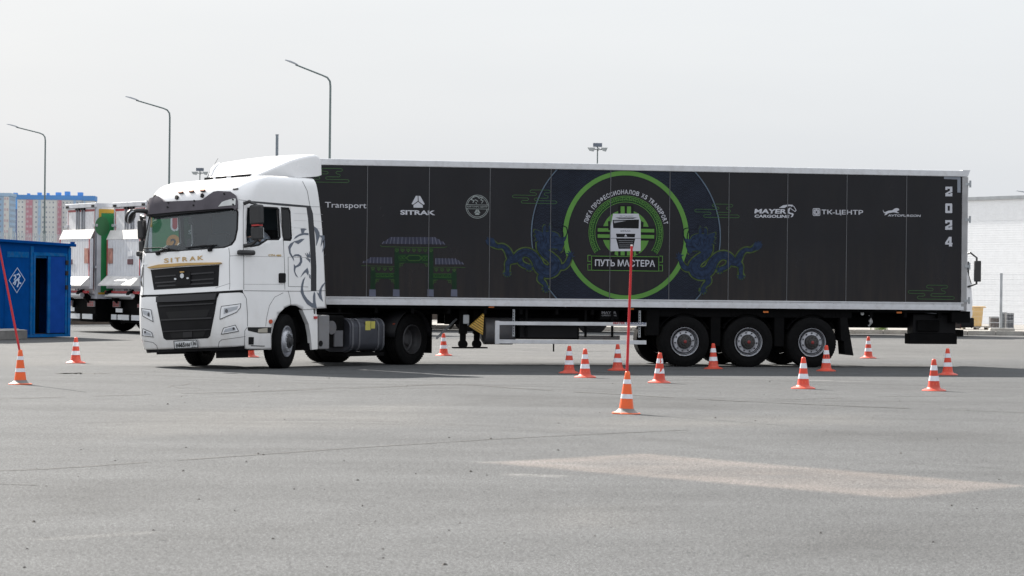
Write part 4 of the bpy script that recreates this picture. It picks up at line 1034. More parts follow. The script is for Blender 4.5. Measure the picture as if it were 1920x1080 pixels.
# ---- dragons
def zd(x, y): return TS.uv(900 + x / 7.2, 410 + y / 7.2)
XC = TS.uv(1172.5, 446)[0]; PXM = abs(TS.uv(1000, 480)[0] - TS.uv(1001, 480)[0])
def dragon(mirror):
    def F(pts, sm=0):
        q = [zd(*p) for p in pts]
        return [(2 * XC - u if mirror else u, v - (0.004 if mirror else 0)) for u, v in q]
    k = PXM / 7.2
    def S(pts, w, off, mb, sm=5):
        q = cat(F(pts), sm); n = len(pts); W = []
        ws = w if isinstance(w, list) else [w] * n
        for i in range(n - 1):
            for j in range(sm): W.append((ws[i] + (ws[i + 1] - ws[i]) * j / sm) * k)
        W.append(ws[-1] * k)
        stroke(TS, q, W, off, px=False, mb=mb)
    spine = [(150, 320), (230, 372), (310, 375), (370, 430), (420, 530), (480, 540), (540, 480), (610, 455), (690, 480), (760, 560), (810, 660), (900, 715), (985, 690), (1015, 610), (960, 530), (880, 470), (830, 400), (830, 320)]
    wid = [70, 44, 48, 70, 90, 100, 100, 100, 105, 120, 140, 155, 160, 150, 120, 110, 110, 120]
    legs = [([(1040, 640), (1120, 650), (1180, 600), (1215, 510)], [60, 64, 58, 44]), ([(835, 760), (815, 820), (870, 880), (890, 945)], [75, 66, 44, 40]),
            ([(530, 540), (555, 600), (620, 640), (670, 655)], [70, 56, 50, 44]), ([(420, 560), (375, 600), (370, 680), (365, 740)], [90, 60, 48, 40])]
    claws = [(1220, 490, (-160, -120, -80, -40, 20, 60)), (890, 945, (-60, 20, 60, 100, 150, 190)), (665, 660, (-120, -70, -30, 40, 90, 140)), (365, 735, (-10, 30, 60, 95, 130, 170))]
    head = [(740, 150), (800, 165), (850, 190), (848, 120), (868, 88), (890, 100), (888, 175), (925, 175), (928, 110), (945, 75), (962, 120), (965, 175), (1010, 185), (1050, 205), (1075, 250), (1110, 250), (1165, 240), (1150, 285), (1130, 310), (1135, 345), (1110, 400), (1110, 425), (1080, 450), (1055, 430), (1045, 405), (950, 400), (900, 440), (840, 430), (790, 380), (780, 300), (735, 300), (765, 275), (730, 225), (760, 215), (735, 185)]
    wh_ = [[(1120, 250), (1118, 190), (1095, 130), (1040, 115), (1000, 112), (978, 70), (975, 40)], [(1150, 250), (1178, 190), (1170, 125), (1140, 104), (1110, 98)]]
    tuft = [(72, 290), (100, 275), (85, 245), (120, 262), (130, 240), (160, 268), (175, 255), (200, 300), (215, 345), (240, 360), (200, 385), (130, 370), (90, 340)]
    gl = MB()
    S(spine, [w + 48 for w in wid], .0024, gl)
    for p, w in legs: S(p, [x + 44 for x in w], .0024, gl)
    for x, y, an in claws: patch_uv(TS, F(ell(x, y, 62, 58, 14)), .0023, mb=gl)
    hc = Vector((930, 280)); patch_uv(TS, F([tuple(hc + (Vector(p) - hc) * 1.09) for p in head]), .0023, mb=gl)
    part('dragon_glow', gl, PRGL, TR)
    ol = MB()
    S(spine, [w + 10 for w in wid], .0048, ol)
    for p, w in legs: S(p, [x + 9 for x in w], .0048, ol)
    for w in wh_: S(w, 14, .0050, ol)
    hc = Vector((930, 280)); patch_uv(TS, F([tuple(hc + (Vector(p) - hc) * 1.025) for p in head]), .0047, mb=ol)
    part('dragon_outline', ol, PRBD, TR)
    bd_ = MB(); S(spine, wid, .0072, bd_)
    for p, w in legs: S(p, w, .0078, bd_)
    for x, y, an in claws:
        patch_uv(TS, F(ell(x, y, 32, 28, 10)), .0084, mb=bd_)
        for a in an:
            ux, uy = math.cos(R(a)), math.sin(R(a))
            S([(x, y), (x + 40 * ux - 6 * uy, y + 40 * uy + 6 * ux), (x + 62 * ux, y + 62 * uy)], [24, 16, 5], .0084, bd_, 3)
    patch_uv(TS, F(head), .0090, mb=bd_); patch_uv(TS, F(tuft), .0082, mb=bd_)
    part('dragon_body', bd_, PRB, TR, label='blue printed dragon ' + ('facing left' if mirror else 'facing right'))
    ln = MB()
    for off in (-.28, .30):
        q = cat(F(spine), 5); P = [Vector(a) for a in q]; W = []
        for i in range(len(spine) - 1):
            for j in range(5): W.append((wid[i] + (wid[i + 1] - wid[i]) * j / 5) * k)
        W.append(wid[-1] * k); out = []
        for i, p in enumerate(P):
            d = (P[min(i + 1, len(P) - 1)] - P[max(0, i - 1)]).normalized(); out.append(tuple(p + Vector((-d.y, d.x)) * W[i] * off))
        stroke(TS, out[10:-6], 4.5 * k, .0097, px=False, mb=ln)
    for (a, b2) in (([(960, 300), (985, 330), (1010, 300)], 7), ([(1000, 250), (1040, 240), (1060, 270)], 7), ([(880, 240), (900, 290), (880, 340)], 6), ([(830, 200), (860, 250), (850, 300)], 6), ([(1000, 370), (1060, 350), (1110, 355)], 7), ([(930, 220), (950, 250), (935, 300), (960, 350)], 6), ([(800, 230), (820, 280), (815, 340)], 6)):
        S(a, b2, .0097, ln, 3)
    part('dragon_lines', ln, PRBD, TR)
dragon(False); dragon(True)
# ---------------------------------------------------------------- trailer underside
def TB(name, px0, py0, px1, py1, y0, y1, m, bevel=0.0, label=None, yref=None):
    yr = yref if yref is not None else max(y0, y1)
    a = T(px0, py0, yr); b = T(px1, py1, yr)
    return part(name, MB().box(min(a[0], b[0]), max(a[0], b[0]), y0, y1, min(a[1], b[1]), max(a[1], b[1])), m, TR, label, bevel)
for sy in (.45, -.55):
    part('chassis_beam', MB().box(0.5, 10.6, sy, sy + .10, .80, 1.18).box(10.6, 13.3, sy, sy + .10, 1.0, 1.18), CHASS, TR)
part('underfloor', MB().box(.1, 13.66, -1.19, 1.19, 1.12, 1.179), CHASS, TR)
for i in range(18):
    part('cross_member', MB().box(.5 + i * .72, .56 + i * .72, -1.18, 1.18, 1.02, 1.119), CHASS, TR)
part('side_skirt_beam', MB().box(T(1600, 600)[0], T(1225, 600)[0], 1.10, 1.17, 1.00, 1.12), CHASS, TR)
wx = [T(p, 641, 1.255)[0] for p in (1284, 1403.5, 1523)]
for i, x in enumerate(wx):
    part('axle', MB().cyl((x, -1.0, .5), (x, 1.0, .5), .07, n=12).cyl((x, -.78, .5), (x, -.7, .5), .2, n=20).cyl((x, .7, .5), (x, .78, .5), .2, n=20), CHASS, TR)
    for sy in (.5, -.5): part('air_spring', MB().lathe([(.10, .55), (.15, .62), (.14, .70), (.16, .76), (.14, .84), (.1, .9)], 20, 'z', (x - .35, sy, 0)), RUBBER, TR, smooth=50)
    make_wheel('trailer', TR, (x, 1.255, .505), 1, 0, R(7 + 23 * i)); make_wheel('trailer', TR, (x, -1.255, .505), -1, 0, R(31 * i))
    # curved mudguard over each near and far wheel
    for s in (1, -1):
        mg_ = MB(); n = 12; vs = []
        for k in range(n + 1):
            a = R(28 + 124 * k / n); 
            for yy in (.84, 1.22): vs.append((x + .57 * math.cos(a), yy * s, .5 + .57 * math.sin(a)))
        mg_.add(vs, [(2 * k, 2 * k + 1, 2 * k + 3, 2 * k + 2) for k in range(n)])
        part('mudguard', mg_, BLACKP, TR)
    if i < 2:
        x2 = (wx[i] + wx[i + 1]) / 2; part('mudguard_panel', MB().box(x2 - .1, x2 + .1, .55, 1.16, .42, 1.0), CHASS, TR)
# plate behind the first axle, in front of it and mud flap behind the last
part('guard_plate', MB().box(*sorted((T(1214, 600)[0], T(1238, 600)[0])), 1.0, 1.2, .62, 1.12), CHASS, TR, bevel=.01)
a = [T(1577, 596), T(1590, 596), T(1602, 667), T(1586, 665), T(1584, 640), T(1579, 638)]
part('mud_flap', MB().prism(a, 'y', .78, 1.22), RUBBER, TR, label='slanted black rubber flap behind the last axle')
part('mud_flap', MB().box(T(1600, 660)[0], T(1600, 660)[0] + .03, -1.2, -.78, .25, 1.0), RUBBER, TR)
# side guards
GRD = mat('white_side_guard', (0.60, 0.61, 0.64), 0.4, metal=0.1, dirt=0.2)
TB('side_guard_bar', 935, 602.5, 1212, 611.5, 1.20, 1.24, GRD, .005); TB('side_guard_bar', 935, 636.5, 1212, 646, 1.20, 1.24, GRD, .005)
TB('side_guard_end', 928.5, 601.5, 936.5, 645.5, 1.19, 1.245, GRD, .01)
GS2 = Plane(TM, 'y', 1.24)
t1 = text(GS2, 'MAYER', 1150, 607.8, 1172, 603.9, slope=.012, bold=.03, off=.003)
part('guard_lettering', t1, mat('print_red', (0.4, 0.04, 0.05), .45), TR)
part('guard_lettering', text(GS2, 'CARGOLINE', 1174, 608.2, 1211, 604.2, slope=.012, bold=.03, off=.003), mat('print_navy_ink', (0.02, 0.04, 0.12), .45), TR)
for px in (963, 987, 1098, 1148, 1199):
    x = T(px, 600, 1.15)[0]; dz = 1.0 if px != 987 else 0
    mb = MB().box(x - .022, x + .022, 1.13, 1.17, .58, 1.12)
    part('guard_bracket', mb, STEEL if px in (963, 1199) else CHASS, TR)
for i in range(2):
    x = T((1199, 963)[i], 600, 1.17)[0]; hb_ = MB()
    for k in range(9): hb_.box(x - .007, x + .007, 1.171, 1.174, .62 + k * .052, .65 + k * .052)
    part('bracket_holes', hb_, CHASS, TR)
for sy in (-1.24,):
    part('far_side_guard', MB().box(T(1212, 600)[0], T(935, 600)[0], sy, sy + .04, .86, .95).box(T(1212, 600)[0], T(935, 600)[0], sy, sy + .04, .48, .57), GRD, TR)
# pallet box, air tank, landing legs, wedges
TB('tool_locker', 972, 596, 1086, 636.5, .35, 1.08, CHASS, .02)
TB('tool_locker_lid', 975, 600, 1083, 634, 1.081, 1.095, BLACKP, .01)
TB('valve_block', 1125, 581, 1160, 600, .5, 1.12, CHASS, .01)
GS3 = Plane(TM, 'y', 1.12); t1 = text(GS3, 'MAYER', 1128, 588.5, 1156, 583.5, slope=.01, bold=.03, off=.003); text(GS3, 'CARGOLINE', 1128, 592.6, 1156, 589.8, slope=.01, bold=.02, off=.003, mb=t1)
part('small_lettering', t1, mat('print_dim_white', (.22, .22, .24), .5), TR)
part('drain_pipe', MB().box(*sorted((T(1037, 640, .9)[0], T(1039.5, 640, .9)[0])), .88, .9, .28, .5), CHASS, TR)
xa, xb = T(960, 620, .7)[0], T(907, 620, .7)[0]
part('air_tank', MB().cyl((xa, .72, .68), (xb, .72, .68), .27, n=32).cyl((xb, .72, .68), (xb + .06, .72, .68), .27, .18, n=32).cyl((xa - .06, .72, .68), (xa, .72, .68), .18, .27, n=32), mat('grey_tank', (0.11, 0.11, 0.12), 0.5, dirt=.3), TR, smooth=50)
for px, y in ((868, .95), (894, .80)):
    x = T(px, 620, y)[0]
    part('landing_leg', MB().box(x - .075, x + .075, y - .08, y + .08, .62, 1.12).box(x - .055, x + .055, y - .055, y + .055, .36, .64).box(x - .02, x + .02, y - .12, y + .12, .9, 1.0), CHASS, TR, bevel=.006)
    part('landing_foot', MB().box(x - .2, x + .2, y - .14, y + .14, .335, .36).cyl((x, y - .1, .42), (x, y + .1, .42), .085, n=14), CHASS, TR)
x = T(868, 620, .95)[0]
part('leg_cross_brace', MB().tube([(x, .9, .7), (x, -.8, 1.05)], .03).tube([(x, -.8, .7), (x, .9, 1.05)], .03), CHASS, TR)
part('leg_strut', MB().tube([(T(818, 635, .6)[0], .6, T(818, 635, .6)[1]), (T(856, 598, .6)[0], .6, T(856, 598, .6)[1])], .022), STEEL, TR)
part('leg_gearbox', MB().box(x - .1, x + .02, 1.03, 1.10, .82, 1.0), STEEL, TR, bevel=.01)
# striped wheel chocks bracket
CY_ = Plane(TM, 'y', 1.18)
WG = mat('chock_yellow', (0.62, 0.38, 0.06), 0.5, dirt=.2)
wp = [(908, 587), (905.5, 628), (881, 612)]
wpl = [CY_.uv(*p) for p in wp]
part('wheel_chock', MB().prism(wpl, 'y', 1.02, 1.18), WG, TR, label='yellow ribbed wheel chock in its bracket', bevel=.006)
st = MB()
for k in range(8):
    t = (k + .6) / 8.2; a_ = (wp[0][0] + (wp[2][0] - wp[0][0]) * t, wp[0][1] + (wp[2][1] - wp[0][1]) * t); b2 = (wp[0][0] + (wp[1][0] - wp[0][0]) * t, wp[0][1] + (wp[1][1] - wp[0][1]) * t)
    stroke(CY_, [a_, b2], 1.3, .004, mb=st)
part('chock_ribs', st, mat('chock_stripe', (.10, .06, .02), .7), TR)  # dark stripes across the yellow chock
# marker lamps
for px, py in ((921, 575.5), (1183, 579.3), (1435.5, 585), (1685.5, 586)):
    c = T(px, py, 1.19); part('marker_lamp', MB().box(c[0] - .055, c[0] + .055, 1.191, 1.215, c[1] - .018, c[1] + .018), AMBER, TR, bevel=.006)
# rear: dark box of the tail lift and bumper
TB('tail_lift_box', 1712, 588, 1792, 626.5, .62, 1.0, BLACKP, .02); TB('tail_lift_motor', 1720, 600, 1762, 622, 1.0, 1.06, CHASS, .02)
TB('under_run_bumper', 1705, 625.5, 1794.5, 645.5, .80, 1.1, CHASS, .01)
part('rear_bumper', MB().box(-.05, .02, -1.0, 1.0, .64, .78), CHASS, TR, bevel=.01)
part('rear_sill', MB().box(-.10, .3, -1.25, 1.25, .93, 1.159), CHASS, TR, bevel=.01)
for sy in (.95, -.95): part('tail_lamp_cluster', MB().box(-.03, -.012, sy - .35, sy - .05, .80, .90), mat('lamp_dark_red', (.12, .01, .01), .4), TR)
for px, py in ((1600, 588), (1616, 592), (1616, 602)):
    c = T(px + 16, py, 1.1); part('hose_coupling', MB().cyl((c[0], 1.08, c[1]), (c[0], 1.14, c[1]), .035, n=10), mat('pale_fitting', (.4, .4, .4), .5), TR)
part('hose', MB().tube([(T(1632, 588, 1.1)[0], 1.12, 1.0), (T(1634, 604, 1.1)[0], 1.13, .92), (T(1628, 612, 1.1)[0], 1.12, .84)], .02), mat('hose_grey', (.3, .3, .3), .5), TR)
part('kingpin_plate', MB().box(11.6, 13.3, -.6, .6, 1.10, 1.119), CHASS, TR)
part('door_pole', MB().cyl((T(1722, 585, 1.15)[0], 1.12, 1.14), (T(1757, 589, 1.15)[0], 1.12, 1.11), .012, n=8), ALU, TR)
# ================================================================ THE TRACTOR UNIT
PH = R(36)
Ff = Vector((-math.sin(PH), -math.cos(PH), 0)); AX0 = Vector((-5.12, 48.35, 0))
XM = frame(AX0, Ff)
TU = empty('truck_tractor', XM); tag(TU, 'white tractor unit with grey beast line drawing on its cab side, turning towards the camera', 'truck')
KL = Matrix.Translation((0, 0, .9)) @ Matrix.Rotation(R(2.6), 4, 'X') @ Matrix.Translation((0, 0, -.9))
KM_ = XM @ KL; KI = KM_.inverted()
ZTAB = [.30, .60, 1.0, 1.36, 1.50, 2.0, 2.2, 2.87, 3.0, 3.15, 3.30, 3.42, 3.50, 3.53]
ATAB = [1.55, 1.64, 1.66, 1.64, 1.61, 1.56, 1.53, 1.35, 1.32, 1.28, 1.19, 1.04, .82, .55]
WTAB = [1.235, 1.26, 1.262, 1.262, 1.262, 1.262, 1.262, 1.26, 1.26, 1.258, 1.252, 1.235, 1.19, 1.13]
RTAB = [.30, .30, .30, .30, .30, .30, .30, .30, .30, .30, .30, .31, .33, .34]
def lerp_tab(v, T_):
    if v <= ZTAB[0]: return T_[0]
    for i in range(len(ZTAB) - 1):
        if v <= ZTAB[i + 1]:
            t = (v - ZTAB[i]) / (ZTAB[i + 1] - ZTAB[i])
            p0 = T_[max(0, i - 1)]; p1 = T_[i]; p2 = T_[i + 1]; p3 = T_[min(len(T_) - 1, i + 2)]
            m1 = (p2 - p0) / (ZTAB[i + 1] - ZTAB[max(0, i - 1)]) * (ZTAB[i + 1] - ZTAB[i]); m2 = (p3 - p1) / (ZTAB[min(len(T_) - 1, i + 2)] - ZTAB[i]) * (ZTAB[i + 1] - ZTAB[i])
            return (2 * t ** 3 - 3 * t * t + 1) * p1 + (t ** 3 - 2 * t * t + t) * m1 + (-2 * t ** 3 + 3 * t * t) * p2 + (t ** 3 - t * t) * m2
    return T_[-1]
AREAR = -1.02
class CabSurf:
    flat = False
    def rear(s, v): return AREAR + (0 if v < 2.2 else .17 * ((v - 2.2) / 1.33) ** 1.6)
    def raw(s, p, v):
        w = lerp_tab(v, WTAB); a0 = lerp_tab(v, ATAB); r = lerp_tab(v, RTAB)
        sg = 1 if p >= 0 else -1; q = abs(p); wi = w - r; kk = .085
        if q <= 1: b = q * wi; a = a0 - kk * b * b
        else:
            ac = a0 - kk * wi * wi - r * .92
            if q <= 2: t = (q - 1) * math.pi / 2; a = ac + r * .92 * math.cos(t); b = wi + r * math.sin(t)
            else: a = ac + (q - 2) * (s.rear(v) - ac); b = w
        return Vector((a, b * sg, v))
    def pt(s, p, v, off=0.0):
        P0 = s.raw(p, v)
        if off == 0: return P0
        e = .004; dp = s.raw(p + e, v) - s.raw(p - e, v); dv = s.raw(p, v + e) - s.raw(p, v - e)
        n = dp.cross(dv); n.normalize()
        return P0 + n * off
    def build(s):
        s.NP, s.NV = 240, 170; s.pp = [-3 + 6 * i / s.NP for i in range(s.NP + 1)]; s.vv = [.30 + 3.23 * j / s.NV for j in range(s.NV + 1)]
        s.G = [KM_ @ s.raw(p, v) for p in s.pp for v in s.vv]; m = s.NV + 1; fs = []
        for i in range(s.NP):
            for j in range(s.NV): fs.append((i * m + j, (i + 1) * m + j, (i + 1) * m + j + 1, i * m + j + 1))
        s.bvh = BVHTree.FromPolygons(s.G, fs)
    def uv(s, px, py):
        o, d = sight(px, py); loc, n, idx, dist = s.bvh.ray_cast(o, d)
        if loc is None:
            best = None
            for k in range(20):
                loc, n, idx, dist2 = s.bvh.find_nearest(o + d * (45 + k * .3))
                if best is None or dist2 < best[2]: best = (loc, idx, dist2)
            loc, idx = best[0], best[1]
        i, j = divmod(idx, s.NV); m = s.NV + 1
        P00 = s.G[i * m + j]; e1 = s.G[(i + 1) * m + j] - P00; e2_ = s.G[i * m + j + 1] - P00; w = loc - P00
        a11, a12, a22 = e1.dot(e1), e1.dot(e2_), e2_.dot(e2_); b1, b2 = w.dot(e1), w.dot(e2_); D = a11 * a22 - a12 * a12
        al = (b1 * a22 - b2 * a12) / D; be = (a11 * b2 - a12 * b1) / D
        return (s.pp[i] + al * 6 / s.NP, s.vv[j] + be * 3.23 / s.NV)
# n = dp x dv : p runs towards +b, v up : +b x +z = +a  (outwards)
CS = CabSurf(); CS.build()
def side_p(a, v):   # p of a point at length a on the side
    f = CS.raw(2.0, v).x; return 2 + (a - f) / (AREAR - f)
PS = Plane(KM_, 'y', 1.262)
# openings
WS = [(269, 408), (300, 400), (360, 396), (443, 392), (446, 398), (445, 430), (441, 449), (434, 459), (420, 464), (360, 468.5), (300, 472.5), (273, 474), (269.5, 470), (267.5, 440)]
ws_uv = [CS.uv(*p) for p in dens(WS, 6)]
DW = [(464, 391), (476, 388), (518, 390), (521.5, 393), (524.5, 444), (521, 449), (501, 449), (486, 459), (470, 462), (464, 458), (462, 440)]
dw_uv = [CS.uv(*p) for p in dens(DW, 6)]
QW = [(527.5, 390.5), (541, 391.5), (544, 398), (546.5, 445), (544, 449.5), (532, 449), (530, 440)]
qw_uv = [CS.uv(*p) for p in dens(QW, 6)]
def mir(l): return [(-p, v) for p, v in l][::-1]
arch = [CS.uv(*p) for p in [(507.5, 656), (509, 630), (514, 607), (523, 588), (534, 577), (545, 572), (556, 573), (566, 579)]]
arch_r = [CS.uv(*p) for p in [(568, 580.5), (611.5, 577.5)]]
zr = arch_r[1][1]
low = [(-.0, .36)] + [(1.0, .365), (1.5, .37), (1.9, .385)] + [CS.uv(460, 654)] + arch + arch_r + [(3.0, zr)]
low = dens(low, .1, False)
top = [(3.0 - 3.0 * k / 30, 3.53) for k in range(31)]
outer = low + top + [(-p, v) for p, v in reversed(top[:-1])] + [(-p, v) for p, v in reversed(low[1:])]
shell = patch_uv(CS, outer, 0.0, holes=[ws_uv, dw_uv, mir(dw_uv), qw_uv, mir(qw_uv)], grid=(.085, .05))
# roof cap
n = 60; ring = [CS.raw(-3 + 6 * k / n, 3.53) for k in range(n + 1)]
shell.add(ring + [Vector((-.45, 0, 3.54))], [(k, k + 1, n + 1) for k in range(n)] + [(n, 0, n + 1)])
PAINT = film(mat('cab_white_paint', (0.80, 0.80, 0.81), 0.22, var=0.02, coat=0.6, dirt=0.06, vs=1.2), 0.3, 1.3, 0.35, (.36, .32, .27), (3, 3, 1.2), 1.6)
cab = part('cab', shell, [PAINT, INTERB], TU, smooth=40)
cab.matrix_local = KL
so = cab.modifiers.new('solid', 'SOLIDIFY'); so.thickness = 0.035; so.offset = -1; so.material_offset = 1
def C(name, mb, m, label=None, **k): return part(name, mb, m, cab, label, **k)
# interior
C('back_wall', MB().box(-.62, -.58, -1.2, 1.2, 1.2, 3.3), INTER); C('cab_floor', MB().box(-.98, 1.45, -1.2, 1.2, 1.15, 1.2), INTERB)
C('rear_wall', MB().box(-.80, -.77, -1.2, 1.2, .95, 3.45), PAINT)
C('dashboard', MB().prism([(.9, 1.25), (1.34, 1.25), (1.36, 2.0), (1.25, 2.14), (.9, 2.08)], 'y', -.92, .92), INTERB, bevel=.03)
for yy in (.62, -.62):
    C('seat', MB().box(-.05, .48, yy - .26, yy + .26, 1.55, 1.75).box(-.2, -.05, yy - .25, yy + .25, 1.7, 2.55), INTERB, bevel=.05)
C('steering_wheel', MB().tube([Vector((.86, .62, 2.08)) + Matrix.Rotation(R(-55), 3, 'Y') @ Vector((.22 * math.cos(a), .22 * math.sin(a), 0)) for a in [i * math.pi / 12 for i in range(25)]], .016, 6), INTERB)
C('sun_blind', MB().box(1.22, 1.24, -1.0, 1.0, 2.80, 2.88), INTERB)
GLW = glass_mat('windscreen_glass', (0.62, 0.68, 0.70), .015, 1.75, .10, (.24, .29, .33)); GLS = glass_mat('dark_side_glass', (0.12, 0.13, 0.15), .02, 1.45, .10, (.10, .11, .14))
def shrink(l, f):
    c = (sum(p[0] for p in l) / len(l), sum(p[1] for p in l) / len(l)); return [(c[0] + (p[0] - c[0]) * f, c[1] + (p[1] - c[1]) * f) for p in l]
C('windscreen', patch_uv(CS, shrink(ws_uv, 1.005), -.006, grid=(.1, .06)), GLW, smooth=60)
C('windscreen_seal', patch_uv(CS, shrink(ws_uv, 1.02), .004, .02, holes=[shrink(ws_uv, .972)], grid=(.1, .06)), BLACKP)
C('quarter_window', patch_uv(CS, qw_uv, -.004, grid=(.05, .1)), GLS); C('window_seal', patch_uv(CS, shrink(qw_uv, 1.08), .003, .015, holes=[shrink(qw_uv, .93)], grid=(.05, .1)), BLACKP)
C('quarter_window', patch_uv(CS, mir(qw_uv), -.004, grid=(.05, .1)), GLS)
C('window_seal', patch_uv(CS, shrink(dw_uv, 1.045), .003, .015, holes=[shrink(dw_uv, .965)], grid=(.05, .1)), BLACKP)
C('window_seal', patch_uv(CS, shrink(mir(dw_uv), 1.03), .003, .015, holes=[shrink(mir(dw_uv), .965)], grid=(.05, .1)), BLACKP)
C('door_window', patch_uv(CS, mir(dw_uv), -.006, grid=(.05, .1)), glass_mat('clear_side_glass', (.85, .88, .88), .02, 1.4, .03))
C('screen_sticker', text(CS, 'S', 352.5, 438.5, 357.5, 431, off=-.012), mat('sticker_pale', (.45, .47, .48), .6)); C('screen_pass', patch(CS, rrect(349, 447, 357.5, 462, 3), -.014, step=4), INTERB)
C('dash_camera', MB().box(1.18, 1.26, -.12, .02, 2.66, 2.78), INTERB, bevel=.02)
# ---- the front
def P(name, px, m, off=.004, thick=.012, label=None, holes=(), step=4.0, smooth=60): return C(name, patch(CS, px, off, thick, holes, step), m, label, smooth=smooth)
vis = [(265.5, 385), (271, 379.5), (299, 371), (303, 371.5), (313, 380), (380, 377), (384, 376), (404, 363), (412, 361.5), (436, 362.5), (443, 367), (446, 376), (446.5, 391), (443, 396), (440, 392), (400, 394), (330, 399.5), (286, 404), (271, 402), (266, 395)]
vv = patch(CS, vis, .075, .09, step=4); C('sun_visor', vv, GREYP, smooth=35)
vis2 = [(267, 397), (283, 402), (330, 397.5), (400, 391), (445.5, 387), (446, 391.5), (400, 397), (330, 403.5), (285, 408), (267, 403)]
C('visor_underside', patch(CS, vis2, .055, .06, step=4), BLACKP)
C('visor_end', patch(CS, [(421, 381), (428, 378), (443, 374), (445, 375), (444, 386.5), (414, 389.5)], .085, .02, step=4), mat('visor_end_grey', (.55, .56, .56), .4))
C('visor_end', patch(CS, [(266, 388), (280, 391), (281, 400.5), (270, 399), (264.5, 396)], .085, .02, step=4), PAINT)
sc = MB()
for px, py in ((279, 378), (322, 382), (320.5, 390.5), (370, 378.5), (368.5, 387), (425, 367), (441, 376.5), (441, 385.5)):
    patch(CS, ell(px, py, 1.5, 1.5, 8), .094, .01, mb=sc, step=9)
C('visor_screws', sc, BLACKP)
for px, py in ((340, 361.5), (360, 359.5), (381, 358)):
    C('roof_marker_lamp', patch(CS, rrect(px - 4.2, py - 1.6, px + 4.2, py + 1.6, 1.2), .05, .06, step=3), mat('marker_peach', (.75, .32, .18), .4))
    C('marker_shade', patch(CS, [(px - 4.2, py + .9), (px + 4.4, py + .4), (px + 4.6, py - 1.2), (px + 4.8, py + 2.2), (px - 4, py + 2.2)], .034, .03, step=3), BLACKP)
for px, py in ((333, 371), (380.5, 367.5)): C('roof_horn', patch(CS, [(px - 2.6, py + 3.4), (px - 2, py - 2.4), (px + 1.6, py - 3.4), (px + 2.6, py - 1), (px + 1.4, py + 3)], .04, .05, step=3), BLACKP)
for px, py in ((288, 367.2), (442, 355)): C('roof_step', patch(CS, [(px - 5, py - .2), (px + 4, py - 1.2), (px + 4.8, py - 2.2), (px + 5, py + .4), (px - 4.6, py + 1.5)], .02, .03, step=3), BLACKP)
# lettering on the nose, hood grille
nlt = MB()
for ch, xa_, xb_ in (('S', 308, 317), ('I', 320.6, 323), ('T', 328, 338), ('R', 342.5, 352), ('A', 356, 367), ('K', 371, 382)):
    yb_ = 492.8 - (xa_ - 308) * .076; text(CS, ch, xa_, yb_, xb_, yb_ - 8.0, slope=-.07, bold=.02, off=.012, mb=MB()).v
    C('nose_letter', text(CS, ch, xa_, yb_, xb_, yb_ - 8.0, slope=-.07, bold=.02, off=.012), GOLD)
gr1 = [(283, 506), (330, 501.5), (411.5, 496.5), (409.5, 536.5), (350, 540), (289, 543.5)]
P('upper_grille', gr1, BLACKP, .006)
for k, (yl, yr) in enumerate(((518, 509.5), (529.5, 521.5))):
    C('grille_slat', patch(CS, [(292, yl), (402, yr), (402, yr + 2.6), (292, yl + 2.6)], .02, .02, step=5), mat('slat_black', (.016, .016, .019), .5)); 
C('grille_slat', patch(CS, [(296, 535.5), (401, 529.5), (401, 532), (296, 538.2)], .02, .02, step=5), mat('slat_black', (.016, .016, .019), .5))
C('gold_lip', patch(CS, [(279, 501.5), (300, 496.5), (340, 493.8), (380, 492.8), (416, 492.4), (416.5, 493.6), (412, 495.6), (350, 498.2), (283, 503.8)], .045, .05, step=5), GOLD, smooth=40)
C('grille_plate', patch(CS, [(331.5, 512), (358.5, 511), (359, 533.5), (331, 535.5)], .03, .03, step=5), BLACKP)
C('grille_badge', patch(CS, ell(344, 517.5, 3.6, 4.6, 14), .042, .02, step=4), ALU)
for px, py in ((331.5, 523.5), (354.5, 522)): C('camera_stud', patch(CS, ell(px, py, 2.4, 1.8, 8), .042, .02, step=4), ALU)
C('gold_badge', patch(CS, [(340, 509.5), (348, 509), (347.5, 511.2), (340.5, 511.8)], .046, .02, step=4), GOLD)
# dark gap between the hood and the bumper
C('bumper_gap', patch(CS, [(263, 553), (290, 552.5), (350, 549.5), (455, 543.5), (456, 550), (449, 548.3), (412, 550), (404, 553), (350, 556), (296, 556), (274, 556.5), (266, 558)], .003, .01, step=5), BLACKP)
lg_ = [(294, 558), (300, 555.5), (350, 552.5), (412, 548.5), (407, 560), (403, 585), (398, 610), (394, 630), (390, 634), (350, 636.5), (312, 637.5), (307, 634), (300, 600), (294.5, 572)]
P('lower_grille', lg_, BLACKP, .006)
C('grille_top_step', patch(CS, [(296, 557), (350, 553), (408, 550.5), (405, 562), (350, 565.5), (296, 567)], .05, .05, step=5), mat('step_grey', (.018, .018, .022), .5), bevel=.0)
for (yl, yr, h) in ((573, 568, 2.2), (598.5, 594.5, 3.0), (620.5, 616.5, 2.0)):
    C('grille_slat', patch(CS, [(300 + (yl - 573) * .14, yl), (402 - (yl - 573) * .14, yr), (402 - (yl - 573) * .14, yr + h), (300 + (yl - 573) * .14, yl + h)], .03, .03, step=5), mat('slat_black2', (.014, .014, .017), .5))
C('grille_intake', patch(CS, [(311, 585), (394, 580), (388, 594), (318, 598)], .010, .01, step=5), mat('deep_black', (.005, .005, .006), .8)); C('grille_intake', patch(CS, [(318, 621), (388, 617), (382, 631), (323, 634)], .010, .01, step=5), mat('deep_black', (.005, .005, .006), .8))
C('tow_cover', patch(CS, [(344.5, 622.5), (361.5, 621.5), (361.5, 631.5), (344.5, 632.5)], .022, .02, step=5), mat('slat_black2', (.014, .014, .017), .5))
